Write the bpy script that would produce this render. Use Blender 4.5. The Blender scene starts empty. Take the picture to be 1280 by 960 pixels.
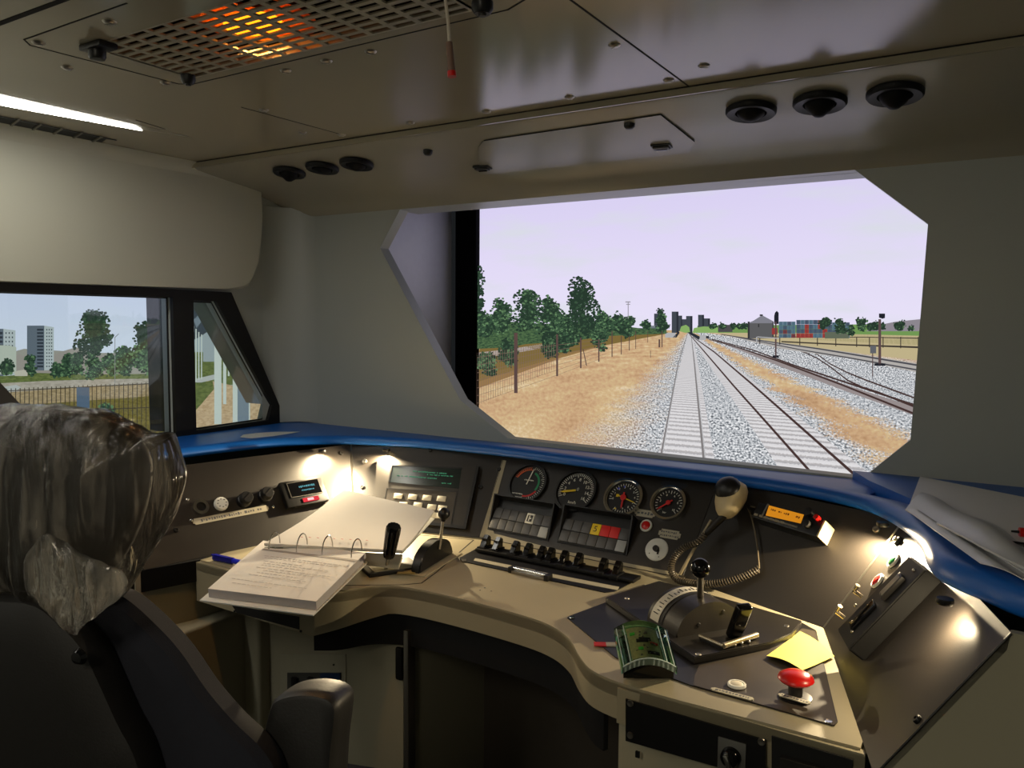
import bpy, bmesh, math, random
from mathutils import Vector, Matrix, noise
from mathutils.geometry import tessellate_polygon
random.seed(7)
SC = bpy.context.scene
COL = SC.collection
PI = math.pi

# ------------------------------------------------------------------ camera
CAM = Vector((0, 0, 1.52))
FPX = 1000.0
_y = math.radians(32); _p = math.atan(.08)
FW = Vector((-math.sin(_y)*math.cos(_p), math.cos(_y)*math.cos(_p), -math.sin(_p)))
_r0 = Vector((math.cos(_y), math.sin(_y), 0)); _u0 = _r0.cross(FW)
RT = (_r0 + .0076*_u0).normalized(); UP = RT.cross(FW)
cd = bpy.data.cameras.new('camera'); cam = bpy.data.objects.new('camera', cd); COL.objects.link(cam)
cd.sensor_width = 36; cd.lens = 36*FPX/1280; cd.clip_start = .02
cam.matrix_world = Matrix(((RT.x, UP.x, -FW.x, CAM.x), (RT.y, UP.y, -FW.y, CAM.y), (RT.z, UP.z, -FW.z, CAM.z), (0, 0, 0, 1)))
SC.camera = cam
SC.view_settings.view_transform = 'Standard'; SC.view_settings.look = 'None'
SC.view_settings.exposure = 0.0; SC.view_settings.gamma = 1.0; SC.view_settings.use_curve_mapping = False
W = bpy.data.worlds.new('world'); SC.world = W; W.use_nodes = True
W.node_tree.nodes['Background'].inputs[0].default_value = (.5, .55, .6, 1)
W.node_tree.nodes['Background'].inputs[1].default_value = .02

# light levels (tune here)
L_STRIP = 17.0       # fluorescent strip in the ceiling
L_REAR = 16.0        # added fill light behind the camera, no visible fixture (watts)
L_RIM = 12.0         # small warm lamps under the blue rim
L_SCREEN = 1.0      # picture brightness
L_HEAT = 10.0        # orange lamp above the ceiling grille

def area_light(name, loc, to, sx, sy, power, color):
    l = bpy.data.lights.new(name, 'AREA'); l.shape = 'RECTANGLE'; l.size = sx; l.size_y = sy; l.energy = power; l.color = color
    o = bpy.data.objects.new(name, l); COL.objects.link(o)
    d = Vector(to)-Vector(loc)
    o.matrix_world = Matrix.Translation(loc) @ d.to_track_quat('-Z', 'Y').to_matrix().to_4x4()
    return o
area_light('rear_fill_light', (-.5, -.5, 2.04), (-.6, 0, 0), .25, 1.1, L_REAR, (1, .90, .70))  # unseen fill, added to lift the general light in the cab

# ------------------------------------------------------------------ projection onto real planes
def ray(px, py): return FW + RT*((px-640)/FPX) + UP*((480-py)/FPX)
def hit(px, py, p0, n):
    d = ray(px, py); n = Vector(n); return CAM + d*((Vector(p0)-CAM).dot(n)/d.dot(n))
def onz(px, py, z): return hit(px, py, (0, 0, z), (0, 0, 1))
def ony(px, py, y): return hit(px, py, (0, y, 0), (0, 1, 0))
def onx(px, py, x): return hit(px, py, (x, 0, 0), (1, 0, 0))
def frame(o, u, n):
    n = Vector(n).normalized(); u = Vector(u); u = (u-n*u.dot(n)).normalized(); v = n.cross(u); o = Vector(o)
    return Matrix(((u.x, v.x, n.x, o.x), (u.y, v.y, n.y, o.y), (u.z, v.z, n.z, o.z), (0, 0, 0, 1)))
def loc2(M, px, py, h=0):
    """where the pixel falls on the plane z=h of frame M, in local coordinates"""
    n = M.col[2].to_3d(); p = M.translation + n*h
    return M.inverted() @ hit(px, py, p, n)

# ------------------------------------------------------------------ materials
def lin(c):
    return tuple(((x/255)/12.92 if x/255 <= .04045 else ((x/255+.055)/1.055)**2.4) for x in c)
_m = {}
def nt_new(name):
    m = bpy.data.materials.new(name); m.use_nodes = True; return m, m.node_tree.nodes, m.node_tree.links, m.node_tree.nodes['Principled BSDF']
def pm(name, c, rough=.5, metal=0, var=.06, scale=30, bump=0, bscale=200, coat=0, spec=.5, trans=0, ior=1.45):
    if name in _m: return _m[name]
    m, N, L, b = nt_new(name)
    c = lin(c)
    tc = N.new('ShaderNodeTexCoord')
    nz = N.new('ShaderNodeTexNoise'); nz.inputs['Scale'].default_value = scale; nz.inputs['Detail'].default_value = 3
    L.new(tc.outputs['Object'], nz.inputs['Vector'])
    mx = N.new('ShaderNodeMix'); mx.data_type = 'RGBA'
    mx.inputs[6].default_value = (*[x*(1-var) for x in c], 1); mx.inputs[7].default_value = (*[min(1, x*(1+var)) for x in c], 1)
    L.new(nz.outputs['Fac'], mx.inputs[0]); L.new(mx.outputs[2], b.inputs['Base Color'])
    b.inputs['Roughness'].default_value = rough; b.inputs['Metallic'].default_value = metal
    b.inputs['Coat Weight'].default_value = coat; b.inputs['Specular IOR Level'].default_value = spec
    b.inputs['Transmission Weight'].default_value = trans; b.inputs['IOR'].default_value = ior
    if bump:
        n2 = N.new('ShaderNodeTexNoise'); n2.inputs['Scale'].default_value = bscale; n2.inputs['Detail'].default_value = 2
        L.new(tc.outputs['Object'], n2.inputs['Vector'])
        bp = N.new('ShaderNodeBump'); bp.inputs['Strength'].default_value = bump; bp.inputs['Distance'].default_value = .002
        L.new(n2.outputs['Fac'], bp.inputs['Height']); L.new(bp.outputs['Normal'], b.inputs['Normal'])
    _m[name] = m; return m
def em(name, c, s=1.0, sample=False):
    if name in _m: return _m[name]
    m, N, L, b = nt_new(name); N.remove(b)
    e = N.new('ShaderNodeEmission'); e.inputs[0].default_value = (*lin(c), 1); e.inputs[1].default_value = s
    L.new(e.outputs[0], N['Material Output'].inputs[0])
    if not sample: m.cycles.emission_sampling = 'NONE'
    _m[name] = m; return m

WALL = pm('grey_wall_paint', (160, 165, 162), .42, var=.02, scale=3, bump=.04, bscale=120)
CEIL = pm('glossy_ceiling_paint', (158, 150, 130), .15, var=.02, scale=2, bump=.02, bscale=60, spec=.4)
SOFF = pm('satin_soffit_paint', (150, 146, 132), .26, var=.02, scale=2, bump=.02, bscale=60)
PANELW = pm('light_cover_panel', (178, 178, 164), .5, var=.02, scale=3)
DARKF = pm('dark_floor_rubber', (30, 28, 26), .8, bump=.3)
BLK = pm('black_plastic', (14, 14, 15), .4)
BLKG = pm('glossy_black_plastic', (9, 9, 11), .12)
BLKM = pm('matt_black_paint', (12, 12, 13), .65)
DASH = pm('dark_dash_laminate', (40, 36, 32), .42, var=.05, scale=6, bump=.12, bscale=500)
DESK = pm('beige_desk_laminate', (156, 147, 122), .42, var=.03, scale=4, bump=.06, bscale=300)
BEIG = pm('beige_cabinet_paint', (150, 145, 124), .55, var=.03, scale=3)
FOOT = pm('footwell_lining', (62, 56, 48), .8)
BLUE = pm('blue_vinyl_rim', (18, 92, 178), .38, var=.05, scale=8, bump=.08, bscale=150)
CHR = pm('chrome', (205, 203, 198), .15, 1, var=.02)
STEEL = pm('brushed_steel', (165, 160, 150), .32, 1)
PAPER = pm('white_paper', (225, 220, 212), .8, var=.015, scale=40)
PAPERS = pm('paper_edges', (190, 184, 182), .85, var=.12, scale=400)
WHITE = pm('white_plastic', (225, 225, 218), .4)
LABEL = pm('engraved_label_plate', (176, 170, 150), .5)
INK = pm('grey_ink', (95, 95, 100), .8)
RED = pm('red_plastic', (200, 24, 20), .3)
GREEN = pm('green_plastic', (20, 140, 70), .3)
GREYT = pm('grey_lamp_tile', (74, 74, 76), .4)
GREYL = pm('light_grey_tile', (165, 168, 170), .4)
GREYD = pm('dark_grey_metal', (44, 42, 40), .4, .3)
SEAM = pm('seam_shadow_gap', (20, 19, 18), .9)

# ------------------------------------------------------------------ mesh builder
class B:
    def __init__(s): s.bm = bmesh.new(); s.mi = 0
    def _fin(s, geom_faces):
        for f in geom_faces: f.material_index = s.mi
    def _add(s, ret, M):
        vs = [g for g in ret if isinstance(g, bmesh.types.BMVert)]
        if M is not None: bmesh.ops.transform(s.bm, matrix=M, verts=vs)
        fs = set(f for v in vs for f in v.link_faces); s._fin(fs); return vs
    def box(s, c, d, bev=0, M=None, seg=2):
        r = bmesh.ops.create_cube(s.bm, size=1)['verts']
        bmesh.ops.transform(s.bm, matrix=Matrix.Translation(c) @ Matrix.Diagonal((*d, 1)), verts=r)
        if M is not None: bmesh.ops.transform(s.bm, matrix=M, verts=r)
        es = list(set(e for v in r for e in v.link_edges)); s._fin(set(f for v in r for f in v.link_faces))
        if bev:
            q = bmesh.ops.bevel(s.bm, geom=es, offset=bev, segments=seg, affect='EDGES', profile=.6); s._fin(q['faces'])
        return s
    def cyl(s, a, b, r, r2=None, seg=24):
        a = Vector(a); b = Vector(b); d = b-a
        q = bmesh.ops.create_cone(s.bm, cap_ends=True, segments=seg, radius1=r, radius2=r if r2 is None else r2, depth=d.length)['verts']
        s._add(q, Matrix.Translation((a+b)/2) @ d.to_track_quat('Z', 'Y').to_matrix().to_4x4()); return s
    def sph(s, c, r, sc=(1, 1, 1), M=None, seg=24):
        q = bmesh.ops.create_uvsphere(s.bm, u_segments=seg, v_segments=seg//2, radius=r)['verts']
        T = Matrix.Translation(c) @ (M if M is not None else Matrix()) @ Matrix.Diagonal((*sc, 1))
        s._add(q, T); return s
    def lathe(s, prof, M=None, seg=32):
        """profile of (radius, z) about local z"""
        M = M or Matrix(); rings = []
        for r, z in prof:
            if r < 1e-6: rings.append([s.bm.verts.new(M @ Vector((0, 0, z)))])
            else: rings.append([s.bm.verts.new(M @ Vector((r*math.cos(2*PI*i/seg), r*math.sin(2*PI*i/seg), z))) for i in range(seg)])
        fs = []
        for A, C in zip(rings, rings[1:]):
            for i in range(seg):
                j = (i+1) % seg
                q = ([A[0]] if len(A) == 1 else [A[i], A[j]]) + ([C[0]] if len(C) == 1 else [C[j], C[i]])
                if len(q) > 2: fs.append(s.bm.faces.new(q))
        s._fin(fs); return s
    def poly(s, pts):
        vs = [s.bm.verts.new(Vector(p)) for p in pts]; f = s.bm.faces.new(vs); s._fin([f]); return s
    def slab(s, pts, off):
        """solid between a polygon and its copy moved by off"""
        off = Vector(off); a = [s.bm.verts.new(Vector(p)) for p in pts]; b = [s.bm.verts.new(Vector(p)+off) for p in pts]
        n = len(a); fs = [s.bm.faces.new(a), s.bm.faces.new(b[::-1])]
        for i in range(n): fs.append(s.bm.faces.new([a[i], b[i], b[(i+1) % n], a[(i+1) % n]]))
        s._fin(fs); return s
    def holed(s, loops, off):
        """slab with holes; loops of 3-D points on one plane"""
        off = Vector(off); flat = [Vector(p) for l in loops for p in l]
        tris = tessellate_polygon([[Vector(p) for p in l] for l in loops])
        a = [s.bm.verts.new(p) for p in flat]; b = [s.bm.verts.new(p+off) for p in flat]; fs = []
        for t in tris:
            try:
                fs.append(s.bm.faces.new([a[i] for i in t])); fs.append(s.bm.faces.new([b[i] for i in reversed(t)]))
            except ValueError: pass
        k = 0
        for l in loops:
            n = len(l)
            for i in range(n):
                i0 = k+i; i1 = k+(i+1) % n
                fs.append(s.bm.faces.new([a[i0], b[i0], b[i1], a[i1]]))
            k += n
        s._fin(fs); return s
    def loft(s, rings, close=True, caps=True):
        R = [[s.bm.verts.new(Vector(p)) for p in r] for r in rings]; n = len(R[0]); fs = []
        for A, C in zip(R, R[1:]):
            for i in range(n if close else n-1):
                j = (i+1) % n; fs.append(s.bm.faces.new([A[i], A[j], C[j], C[i]]))
        if caps and close: fs += [s.bm.faces.new(R[0][::-1]), s.bm.faces.new(R[-1])]
        s._fin(fs); return s
    def tube(s, pts, r, seg=8, closed=False):
        pts = [Vector(p) for p in pts]; n = len(pts); rings = []; up = None
        for i, p in enumerate(pts):
            a = pts[max(0, i-1)]; b = pts[min(n-1, i+1)]; t = (b-a).normalized()
            if up is None: up = t.orthogonal().normalized()
            up = (up-t*up.dot(t)).normalized(); w = t.cross(up)
            rr = r[i] if isinstance(r, (list, tuple)) else r
            rings.append([p+up*math.cos(2*PI*k/seg)*rr+w*math.sin(2*PI*k/seg)*rr for k in range(seg)])
        return s.loft(rings)
    def done(s, name, mats, parent=None, world=False, smooth=40, tag=None):
        bmesh.ops.recalc_face_normals(s.bm, faces=s.bm.faces)
        me = bpy.data.meshes.new(name); s.bm.to_mesh(me); s.bm.free()
        for m in (mats if isinstance(mats, (list, tuple)) else [mats]): me.materials.append(m)
        if smooth:
            me.polygons.foreach_set('use_smooth', [True]*len(me.polygons)); me.set_sharp_from_angle(angle=math.radians(smooth))
        o = bpy.data.objects.new(name, me); COL.objects.link(o)
        if parent is not None:
            o.parent = parent
            if world: me.transform(root_world(parent).inverted())
        if tag: props(o, *tag)
        return o
_wm = {}
def root_world(o):
    M = Matrix()
    while o is not None: M = _wm.get(o.name, Matrix()) @ M; o = o.parent
    return M
def props(o, label=None, cat=None, group=None, kind=None):
    if label: o['label'] = label
    if cat: o['category'] = cat
    if group: o['group'] = group
    if kind: o['kind'] = kind
    return o
def thing(name, M, label, cat, group=None):
    o = bpy.data.objects.new(name, None); COL.objects.link(o); o.empty_display_size = .05
    if not isinstance(M, Matrix): M = Matrix.Translation(M)
    o.matrix_world = M; _wm[o.name] = M
    return props(o, label, cat, group)
def struct(b, name, m, **k): return b.done(name, m, tag=(None, None, None, 'structure'), **k)
def copy_thing(src, M, label=None):
    c = src.copy(); COL.objects.link(c); c.matrix_world = M; _wm[c.name] = M
    if label: c['label'] = label
    for ch in list(src.children):
        d = ch.copy(); COL.objects.link(d); d.parent = c
        for g in list(ch.children):
            e = g.copy(); COL.objects.link(e); e.parent = d
    return c
def letter(txt, size, mat, parent, loc=(0, 0, 0), rotz=0, ext=.0004, name='lettering', M=None, align='CENTER'):
    cu = bpy.data.curves.new('txt', 'FONT'); cu.body = txt; cu.size = size; cu.extrude = ext; cu.align_x = align; cu.align_y = 'CENTER'; cu.resolution_u = 3
    t = bpy.data.objects.new('txt', cu); COL.objects.link(t)
    dg = bpy.context.evaluated_depsgraph_get(); me = bpy.data.meshes.new_from_object(t.evaluated_get(dg))
    bpy.data.objects.remove(t); bpy.data.curves.remove(cu)
    me.transform((M or Matrix()) @ Matrix.Translation(loc) @ Matrix.Rotation(rotz, 4, 'Z')); me.materials.clear(); me.materials.append(mat)
    me.name = name; o = bpy.data.objects.new(name, me); COL.objects.link(o); o.parent = parent; return o
def smooth_curve(P, n=6, closed=False):
    P = [Vector(p) for p in P]; out = []; m = len(P)
    rng = range(m if closed else m-1)
    for i in rng:
        p0 = P[(i-1) % m] if closed or i > 0 else P[0]; p1 = P[i]; p2 = P[(i+1) % m]; p3 = P[(i+2) % m] if closed or i+2 < m else P[-1]
        for k in range(n):
            t = k/n; out.append(.5*((2*p1)+(p2-p0)*t+(2*p0-5*p1+4*p2-p3)*t*t+(3*p1-p0-3*p2+p3)*t**3))
    if not closed: out.append(P[-1])
    return out
def scribble(b, x0, x1, y, h, z, seed=0, dens=.75):
    """a row of tiny strokes standing for print too small to read"""
    rr = random.Random(seed); x = x0
    while x < x1:
        w = rr.uniform(.3, .9)*h
        if rr.random() < dens: b.box((x+w/2, y+rr.uniform(-.1, .1)*h, z), (w, h*rr.uniform(.5, 1), .0003))
        x += w+h*.35
Z3 = Vector((0, 0, 1))

# ================================================================== SETTING
XL, XR, YB, YF, ZC = -2.58, .85, -1.2, 2.37, 2.07
b = B(); b.slab([(XL-.1, YB-.1, -.02), (XR+.1, YB-.1, -.02), (XR+.1, 2.55, -.02), (XL-.1, 2.55, -.02)], (0, 0, .02)); struct(b, 'floor', DARKF)
# ceiling with the opening of the grille
GX0, GX1, GY0, GY1 = -1.625, -.845, .965, 1.215
b = B()
b.holed([[(XL-.1, YB-.1, ZC), (XR+.1, YB-.1, ZC), (XR+.1, 1.862, ZC), (XL-.1, 1.862, ZC)],
         [(GX0, GY0, ZC), (GX1, GY0, ZC), (GX1, GY1, ZC), (GX0, GY1, ZC)]], (0, 0, .03))
ceiling = struct(b, 'ceiling', CEIL)
def seam(pts, w=.003):
    b = B()
    for p, q in zip(pts, pts[1:]):
        p = Vector(p); q = Vector(q); d = (q-p).normalized()*w*.5; s = d.cross(Z3)
        b.slab([p-d+s, q+d+s, q+d-s, p-d-s], (0, 0, -.0008))
    b.done('seam', SEAM, ceiling)
seam([(-1.54, .80, ZC), (-.66, .80, ZC)]) if False else None
seam([(-2.3, .806, ZC), (-1.35, .806, ZC)], .012)
seam([(-1.35, .872, ZC), (-1.70, .876, ZC), (-1.725, .90, ZC), (-1.70, 1.225, ZC), (-1.67, 1.243, ZC), (-.79, 1.241, ZC), (-.735, 1.215, ZC), (-.735, .872, ZC), (-1.0, .872, ZC)])
seam([(-.674, YB, ZC), (-.674, 1.845, ZC)], .004)
seam([tuple(onz(302, 134, ZC)), tuple(onz(427, 168, ZC))], .0025)
seam([tuple(onz(170, 150, ZC)), tuple(onz(206, 161, ZC))], .0025)
SCR = [(48, 53), (137, 27), (84, 84), (207, 103), (330, 137), (357, 88), (408, 76), (378, 165), (427, 168), (463, 64), (513, 153), (608, 139), (712, 121), (768, 56), (836, 100), (880, 82)]
b = B(); b.lathe([(0, -.005), (.008, -.0046), (.012, -.002), (.013, 0)]); b.box((0, 0, -.0052), (.019, .0025, .001))
s0 = b.done('ceiling_screw', STEEL, ceiling)
for i, (px, py) in enumerate(SCR):
    s = s0 if i == 0 else s0.copy()
    if i: COL.objects.link(s)
    s.location = onz(px, py, ZC); s.rotation_euler = (0, 0, random.uniform(0, 3))
# front lip of the ceiling, soffit and curved top of the front wall
lip = B(); lip.box(((XL+XR)/2, 1.857, 2.0605), (XR-XL, .006, .016))
struct(lip, 'trim_1', CEIL)
b = B(); g = B(); g.box(((XL+XR)/2, 1.852, 2.0692), (XR-XL, .006, .0022)); struct(g, 'trim_2', SEAM)
prof = [(1.861, 2.066), (1.867, 2.053), (1.885, 2.048), (2.1, 2.022), (2.22, 2.005), (2.28, 1.991), (2.32, 1.976), (2.35, 1.958), (2.37, 1.934)]
rings = []
for (y, z) in prof: rings.append([(XL-.02, y, z), (XR+.02, y, z), (XR+.02, y+.02, z+.05), (XL-.02, y+.02, z+.05)])
b.loft(rings); struct(b, 'wall_front_soffit', SOFF)
# front wall with the windscreen opening
winP = [ony(x, y, YF) for x, y in [(500, 262), (1068, 212), (1160, 280), (1138, 550), (1078, 598), (635, 548), (575, 500), (475, 310)]]
winP = [(p.x, YF, p.z) for p in winP]
b = B(); b.holed([[(XL-.05, YF, -.0), (XR+.05, YF, 0), (XR+.05, YF, 1.99), (XL-.05, YF, 1.99)], winP], (0, .05, 0)); struct(b, 'wall_front', WALL)
# deep head board of the opening, lit by the screen
b = B(); zt = winP[0][2]+.002; b.slab([(-2.02, 2.42, zt), (-.3, 2.42, zt), (-.3, 2.52, zt), (-2.02, 2.52, zt)], (0, 0, .02)); struct(b, 'trim_3', WALL)
# rounded corner between front wall and left wall
b = B(); r = .16; arc = []
for k in range(9):
    a = PI/2*k/8; arc.append((XL+r-r*math.cos(a)-.001, YF-r+r*math.sin(a)+.001))
arc2 = [(XL-.03, YF-r), ] + arc[1:-1] + [(XL+r, YF+.03)]
rings = [[(x, y, z) for x, y in arc] + [(XL-.02, YF+.02, z)] for z in (1.09, 1.97)]
b.loft(rings); struct(b, 'wall_front_corner', WALL)
# left wall with two window openings
def yz(pts, x=XL): return [(x, y, z) for y, z in pts]
openA = [(1.0, 1.592), (1.80, 1.592), (1.80, 1.10), (1.385, 1.10)]
openB = [(1.885, 1.582), (1.985, 1.582), (2.245, 1.165), (2.225, 1.105), (1.885, 1.10)]
b = B(); b.holed([yz([(YB, 0), (YF+.02, 0), (YF+.02, ZC), (YB, ZC)]), yz(openA), yz(openB)], (-.05, 0, 0)); struct(b, 'wall_left', WALL)
b = B(); b.slab([(XR, YB, 0), (XR, YF+.02, 0), (XR, YF+.02, ZC), (XR, YB, ZC)], (.05, 0, 0)); struct(b, 'wall_right', WALL)
b = B(); b.slab([(XL, YB, 0), (XR, YB, 0), (XR, YB, ZC), (XL, YB, ZC)], (0, -.05, 0)); struct(b, 'wall_back', WALL)

# side window frame, glass, reveals
wf = thing('side_window', (XL, 1.6, 1.3), 'black-framed side window in the left wall with a slanted front corner', 'window')
wf['kind'] = 'structure'; wf.name = 'window_1'; del wf['label']; del wf['category']; _wm[wf.name] = Matrix.Translation((XL, 1.6, 1.3))
b = B(); b.holed([yz([(.93, 1.632), (2.055, 1.618), (2.335, 1.06), (1.33, 1.06)], XL), yz([(a+.0, c) for a, c in openA]), yz(openB)], (.018, 0, 0))
b.done('window_frame', BLKM, wf, world=True)
b = B()
for op in (openA, openB):
    n = len(op)
    for i in range(n):
        p = Vector((XL-.012, *op[i])); q = Vector((XL-.012, *op[(i+1) % n])); c = sum((Vector((XL-.012, *o)) for o in op), Vector())/n
        iw = [pt+(c-pt).normalized()*.007 for pt in (p, q)]
        b.slab([p, q, iw[1], iw[0]], (-.004, 0, 0))
b.done('gasket', BLK, wf, world=True)
REV = pm('grey_reveal', (120, 122, 120), .12, coat=.4)
b = B(); d = .09
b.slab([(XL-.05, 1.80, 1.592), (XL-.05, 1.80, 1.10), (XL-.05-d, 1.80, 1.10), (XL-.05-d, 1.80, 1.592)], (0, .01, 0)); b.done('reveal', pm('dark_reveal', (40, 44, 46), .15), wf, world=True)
b = B()
p = [Vector((XL-.05, *q)) for q in openB]
b.slab([p[1], p[2], p[2]+Vector((-d, 0, 0)), p[1]+Vector((-d, 0, 0))], (0, .01, .004)); b.slab([p[0], p[1], p[1]+Vector((-d, 0, 0)), p[0]+Vector((-d, 0, 0))], (0, 0, .01))
b.done('reveal', REV, wf, world=True)
def glassmat():
    m, N, L, bs = nt_new('window_glass'); N.remove(bs)
    t = N.new('ShaderNodeBsdfTransparent'); t.inputs[0].default_value = (.93, .95, .95, 1); g = N.new('ShaderNodeBsdfGlossy'); g.inputs['Roughness'].default_value = .02
    f = N.new('ShaderNodeFresnel'); f.inputs[0].default_value = 1.45; mx = N.new('ShaderNodeMixShader')
    L.new(f.outputs[0], mx.inputs[0]); L.new(t.outputs[0], mx.inputs[1]); L.new(g.outputs[0], mx.inputs[2]); L.new(mx.outputs[0], N['Material Output'].inputs[0]); return m
GLASS = glassmat()
for op in (openA, openB):
    b = B(); b.slab(yz(op, XL-.02), (-.004, 0, 0)); b.done('pane', GLASS, wf, world=True)

# upper cover panel on the left wall
t = thing('cover_panel', (XL, .6, 1.85), 'large light grey upper cover panel with rounded lower corner above the side window', 'panel')
out = [(YB+.02, 1.60), (2.0, 1.628)] + [(2.075+.0*k, 1.632) for k in range(1)] + [(2.11, 1.645), (2.135, 1.68), (2.155, 1.74), (2.172, 1.83), (2.18, 1.92), (2.182, 2.06)] + [(YB+.02, 2.06)]
b = B(); b.slab(yz(out, XL+.001), (.055, 0, 0))
bmesh.ops.bevel(b.bm, geom=[e for e in b.bm.edges if all(v.co.x > XL+.05 for v in e.verts)], offset=.008, segments=3, affect='EDGES')
b.done('cover', PANELW, t, world=True)
b = B(); rings = []
for k in range(7):
    a = PI/2*k/6; rings.append([(XL+.054+.05-.05*math.cos(a), y, 2.019+.05*math.sin(a)) for y in (YB+.02, 2.17)]+[(XL+.05, y, 2.069) for y in (2.17, YB+.02)])
b.loft(rings); b.done('cove', PANELW, t, world=True)
b = B(); b.slab([(XL+.05, YB+.02, 1.99), (XL+.05, 2.16, 1.99), (XL+.05, 2.16, 2.068), (XL+.12, YB+.02, 2.068)][:3], (.0001, 0, 0)) if False else None

# ================================================================== CEILING FITTINGS
gr = thing('ceiling_grille', (-1.235, .92, ZC), 'perforated ceiling heater grille with an orange glow behind its slots', 'grille')
b = B(); T = .004
nx, ny = 13, 10; px_ = (GX1-GX0)/nx; py_ = (GY1-GY0)/ny
for i in range(nx+1): b.box((GX0+i*px_, (GY0+GY1)/2, ZC+T/2), (.013, GY1-GY0, T))
for j in range(ny+1): b.box(((GX0+GX1)/2, GY0+j*py_, ZC+T/2), (GX1-GX0, .0105, T-.0004))
b.done('slotted_plate', pm('grille_paint', (165, 158, 138), .35), gr, world=True)
b = B(); x0, x1, y0, y1 = GX0-.02, GX1+.02, GY0-.02, GY1+.02; zb = ZC+.16
for q in ([(x0, y0, ZC+.005), (x1, y0, ZC+.005), (x1, y0, zb), (x0, y0, zb)], [(x0, y1, ZC+.005), (x1, y1, ZC+.005), (x1, y1, zb), (x0, y1, zb)],
          [(x0, y0, ZC+.005), (x0, y1, ZC+.005), (x0, y1, zb), (x0, y0, zb)], [(x1, y0, ZC+.005), (x1, y1, ZC+.005), (x1, y1, zb), (x1, y0, zb)],
          [(x0, y0, zb), (x1, y0, zb), (x1, y1, zb), (x0, y1, zb)]): b.poly(q)
b.done('housing', BLKM, gr, world=True)
hl = thing('heater_lamp', tuple(onz(316, 30, ZC+.03)), 'glowing orange heat lamp behind the slots of the ceiling grille', 'lamp')
b = B(); b.sph((0, 0, .0), .05, (1.35, .95, .3)); b.done('glowing_element', em('orange_glow', (255, 138, 18), 3.2, True), hl)
hs = bpy.data.lights.new('heat_beam', 'SPOT'); hs.energy = 5*L_HEAT; hs.color = (1, .50, .14); hs.spot_size = 1.5; hs.spot_blend = .8; hs.shadow_soft_size = .05
ho = bpy.data.objects.new('heat_beam', hs); COL.objects.link(ho); ho.location = onz(318, 28, ZC+.05)+Vector((0, 0, -.01))
b = B(); b.lathe([(.05, .055), (.08, .05), (.11, .03), (.125, .008), (.122, .008), (.105, .026), (.075, .045), (.05, .05)]); b.done('reflector', pm('copper_reflector', (230, 120, 30), .3, 1), hl)

def dial_latch(px, py, name, label):
    t = thing(name, Matrix.Translation(onz(px, py, ZC)), label, 'latch')
    b = B(); b.box((.005, 0, -.006), (.075, .04, .012), .004); b.done('plate', BLK, t)
    b = B(); b.lathe([(0, -.03), (.014, -.029), (.017, -.024), (.017, -.010), (0, -.010)]); b.done('turn_knob', BLK, t)
    return t
dial_latch(121, 56, 'turn_latch', 'black turn latch at the left end of the ceiling grille')
for (px, py, r, nm, lb) in [(235, 94, .016, 'rubber_stop', 'small round black stop at the front left corner of the ceiling grille'), (603, 3, .019, 'rubber_stop', 'round black stop right of the ceiling grille at the top edge of the view')]:
    t = thing(nm, Matrix.Translation(onz(px, py, ZC)), lb, 'stop')
    b = B(); b.lathe([(0, -.02), (r*.7, -.02), (r, -.012), (r, 0), (0, 0)]); b.done('cap', BLK, t)
    b = B(); b.lathe([(0, -.024), (r*.35, -.0235), (r*.4, -.0199), (0, -.0199)]); b.done('centre_pin', GREYD, t)
# fluorescent strip and slot vent by the left wall
fl = thing('fluorescent_light', (-2.2, .2, ZC), 'long bright white fluorescent strip in the ceiling beside the left wall', 'light')
b = B(); b.slab([(-2.168, YB+.05, ZC-.003), (-2.172, 1.42, ZC-.003), (-2.205, 1.462, ZC-.003), (-2.262, 1.12, ZC-.003), (-2.262, YB+.05, ZC-.003)], (0, 0, .002)); b.done('diffuser', em('fluorescent', (255, 250, 238), L_STRIP, True), fl, world=True)
b = B(); b.slab([(-2.155, YB+.03, ZC-.0006), (-2.155, 1.57, ZC-.0006), (-2.165, 1.60, ZC-.0006), (-2.28, 1.15, ZC-.0006), (-2.28, YB+.03, ZC-.0006)], (0, 0, .0004)); b.done('frame', pm('light_frame', (150, 146, 130), .4), fl, world=True)
sv = thing('slot_vent', (-2.44, .5, ZC), 'long dark slotted air vent in the ceiling edge next to the fluorescent strip', 'vent')
b = B(); b.slab([(-2.375, YB+.1, ZC-.001), (-2.405, 1.475, ZC-.001), (-2.472, 1.498, ZC-.001), (-2.472, YB+.1, ZC-.001)], (0, 0, .0006)); b.done('recess', BLKM, sv, world=True)
b = B()
for k in range(22):
    y = 1.44-.06*k; b.slab([(-2.38, y, ZC-.006), (-2.38, y+.006, ZC-.006), (-2.47, y+.03, ZC-.006), (-2.47, y+.024, ZC-.006)], (0, 0, .004))
b.done('louvres', pm('louvre_grey', (105, 102, 92), .5), sv, world=True)
b = B(); b.slab([(-2.36, YB+.1, ZC-.003), (-2.395, 1.50, ZC-.003), (-2.401, 1.50, ZC-.003), (-2.368, YB+.1, ZC-.003)], (0, 0, .002)); b.done('rim', BLK, sv, world=True)

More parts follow.
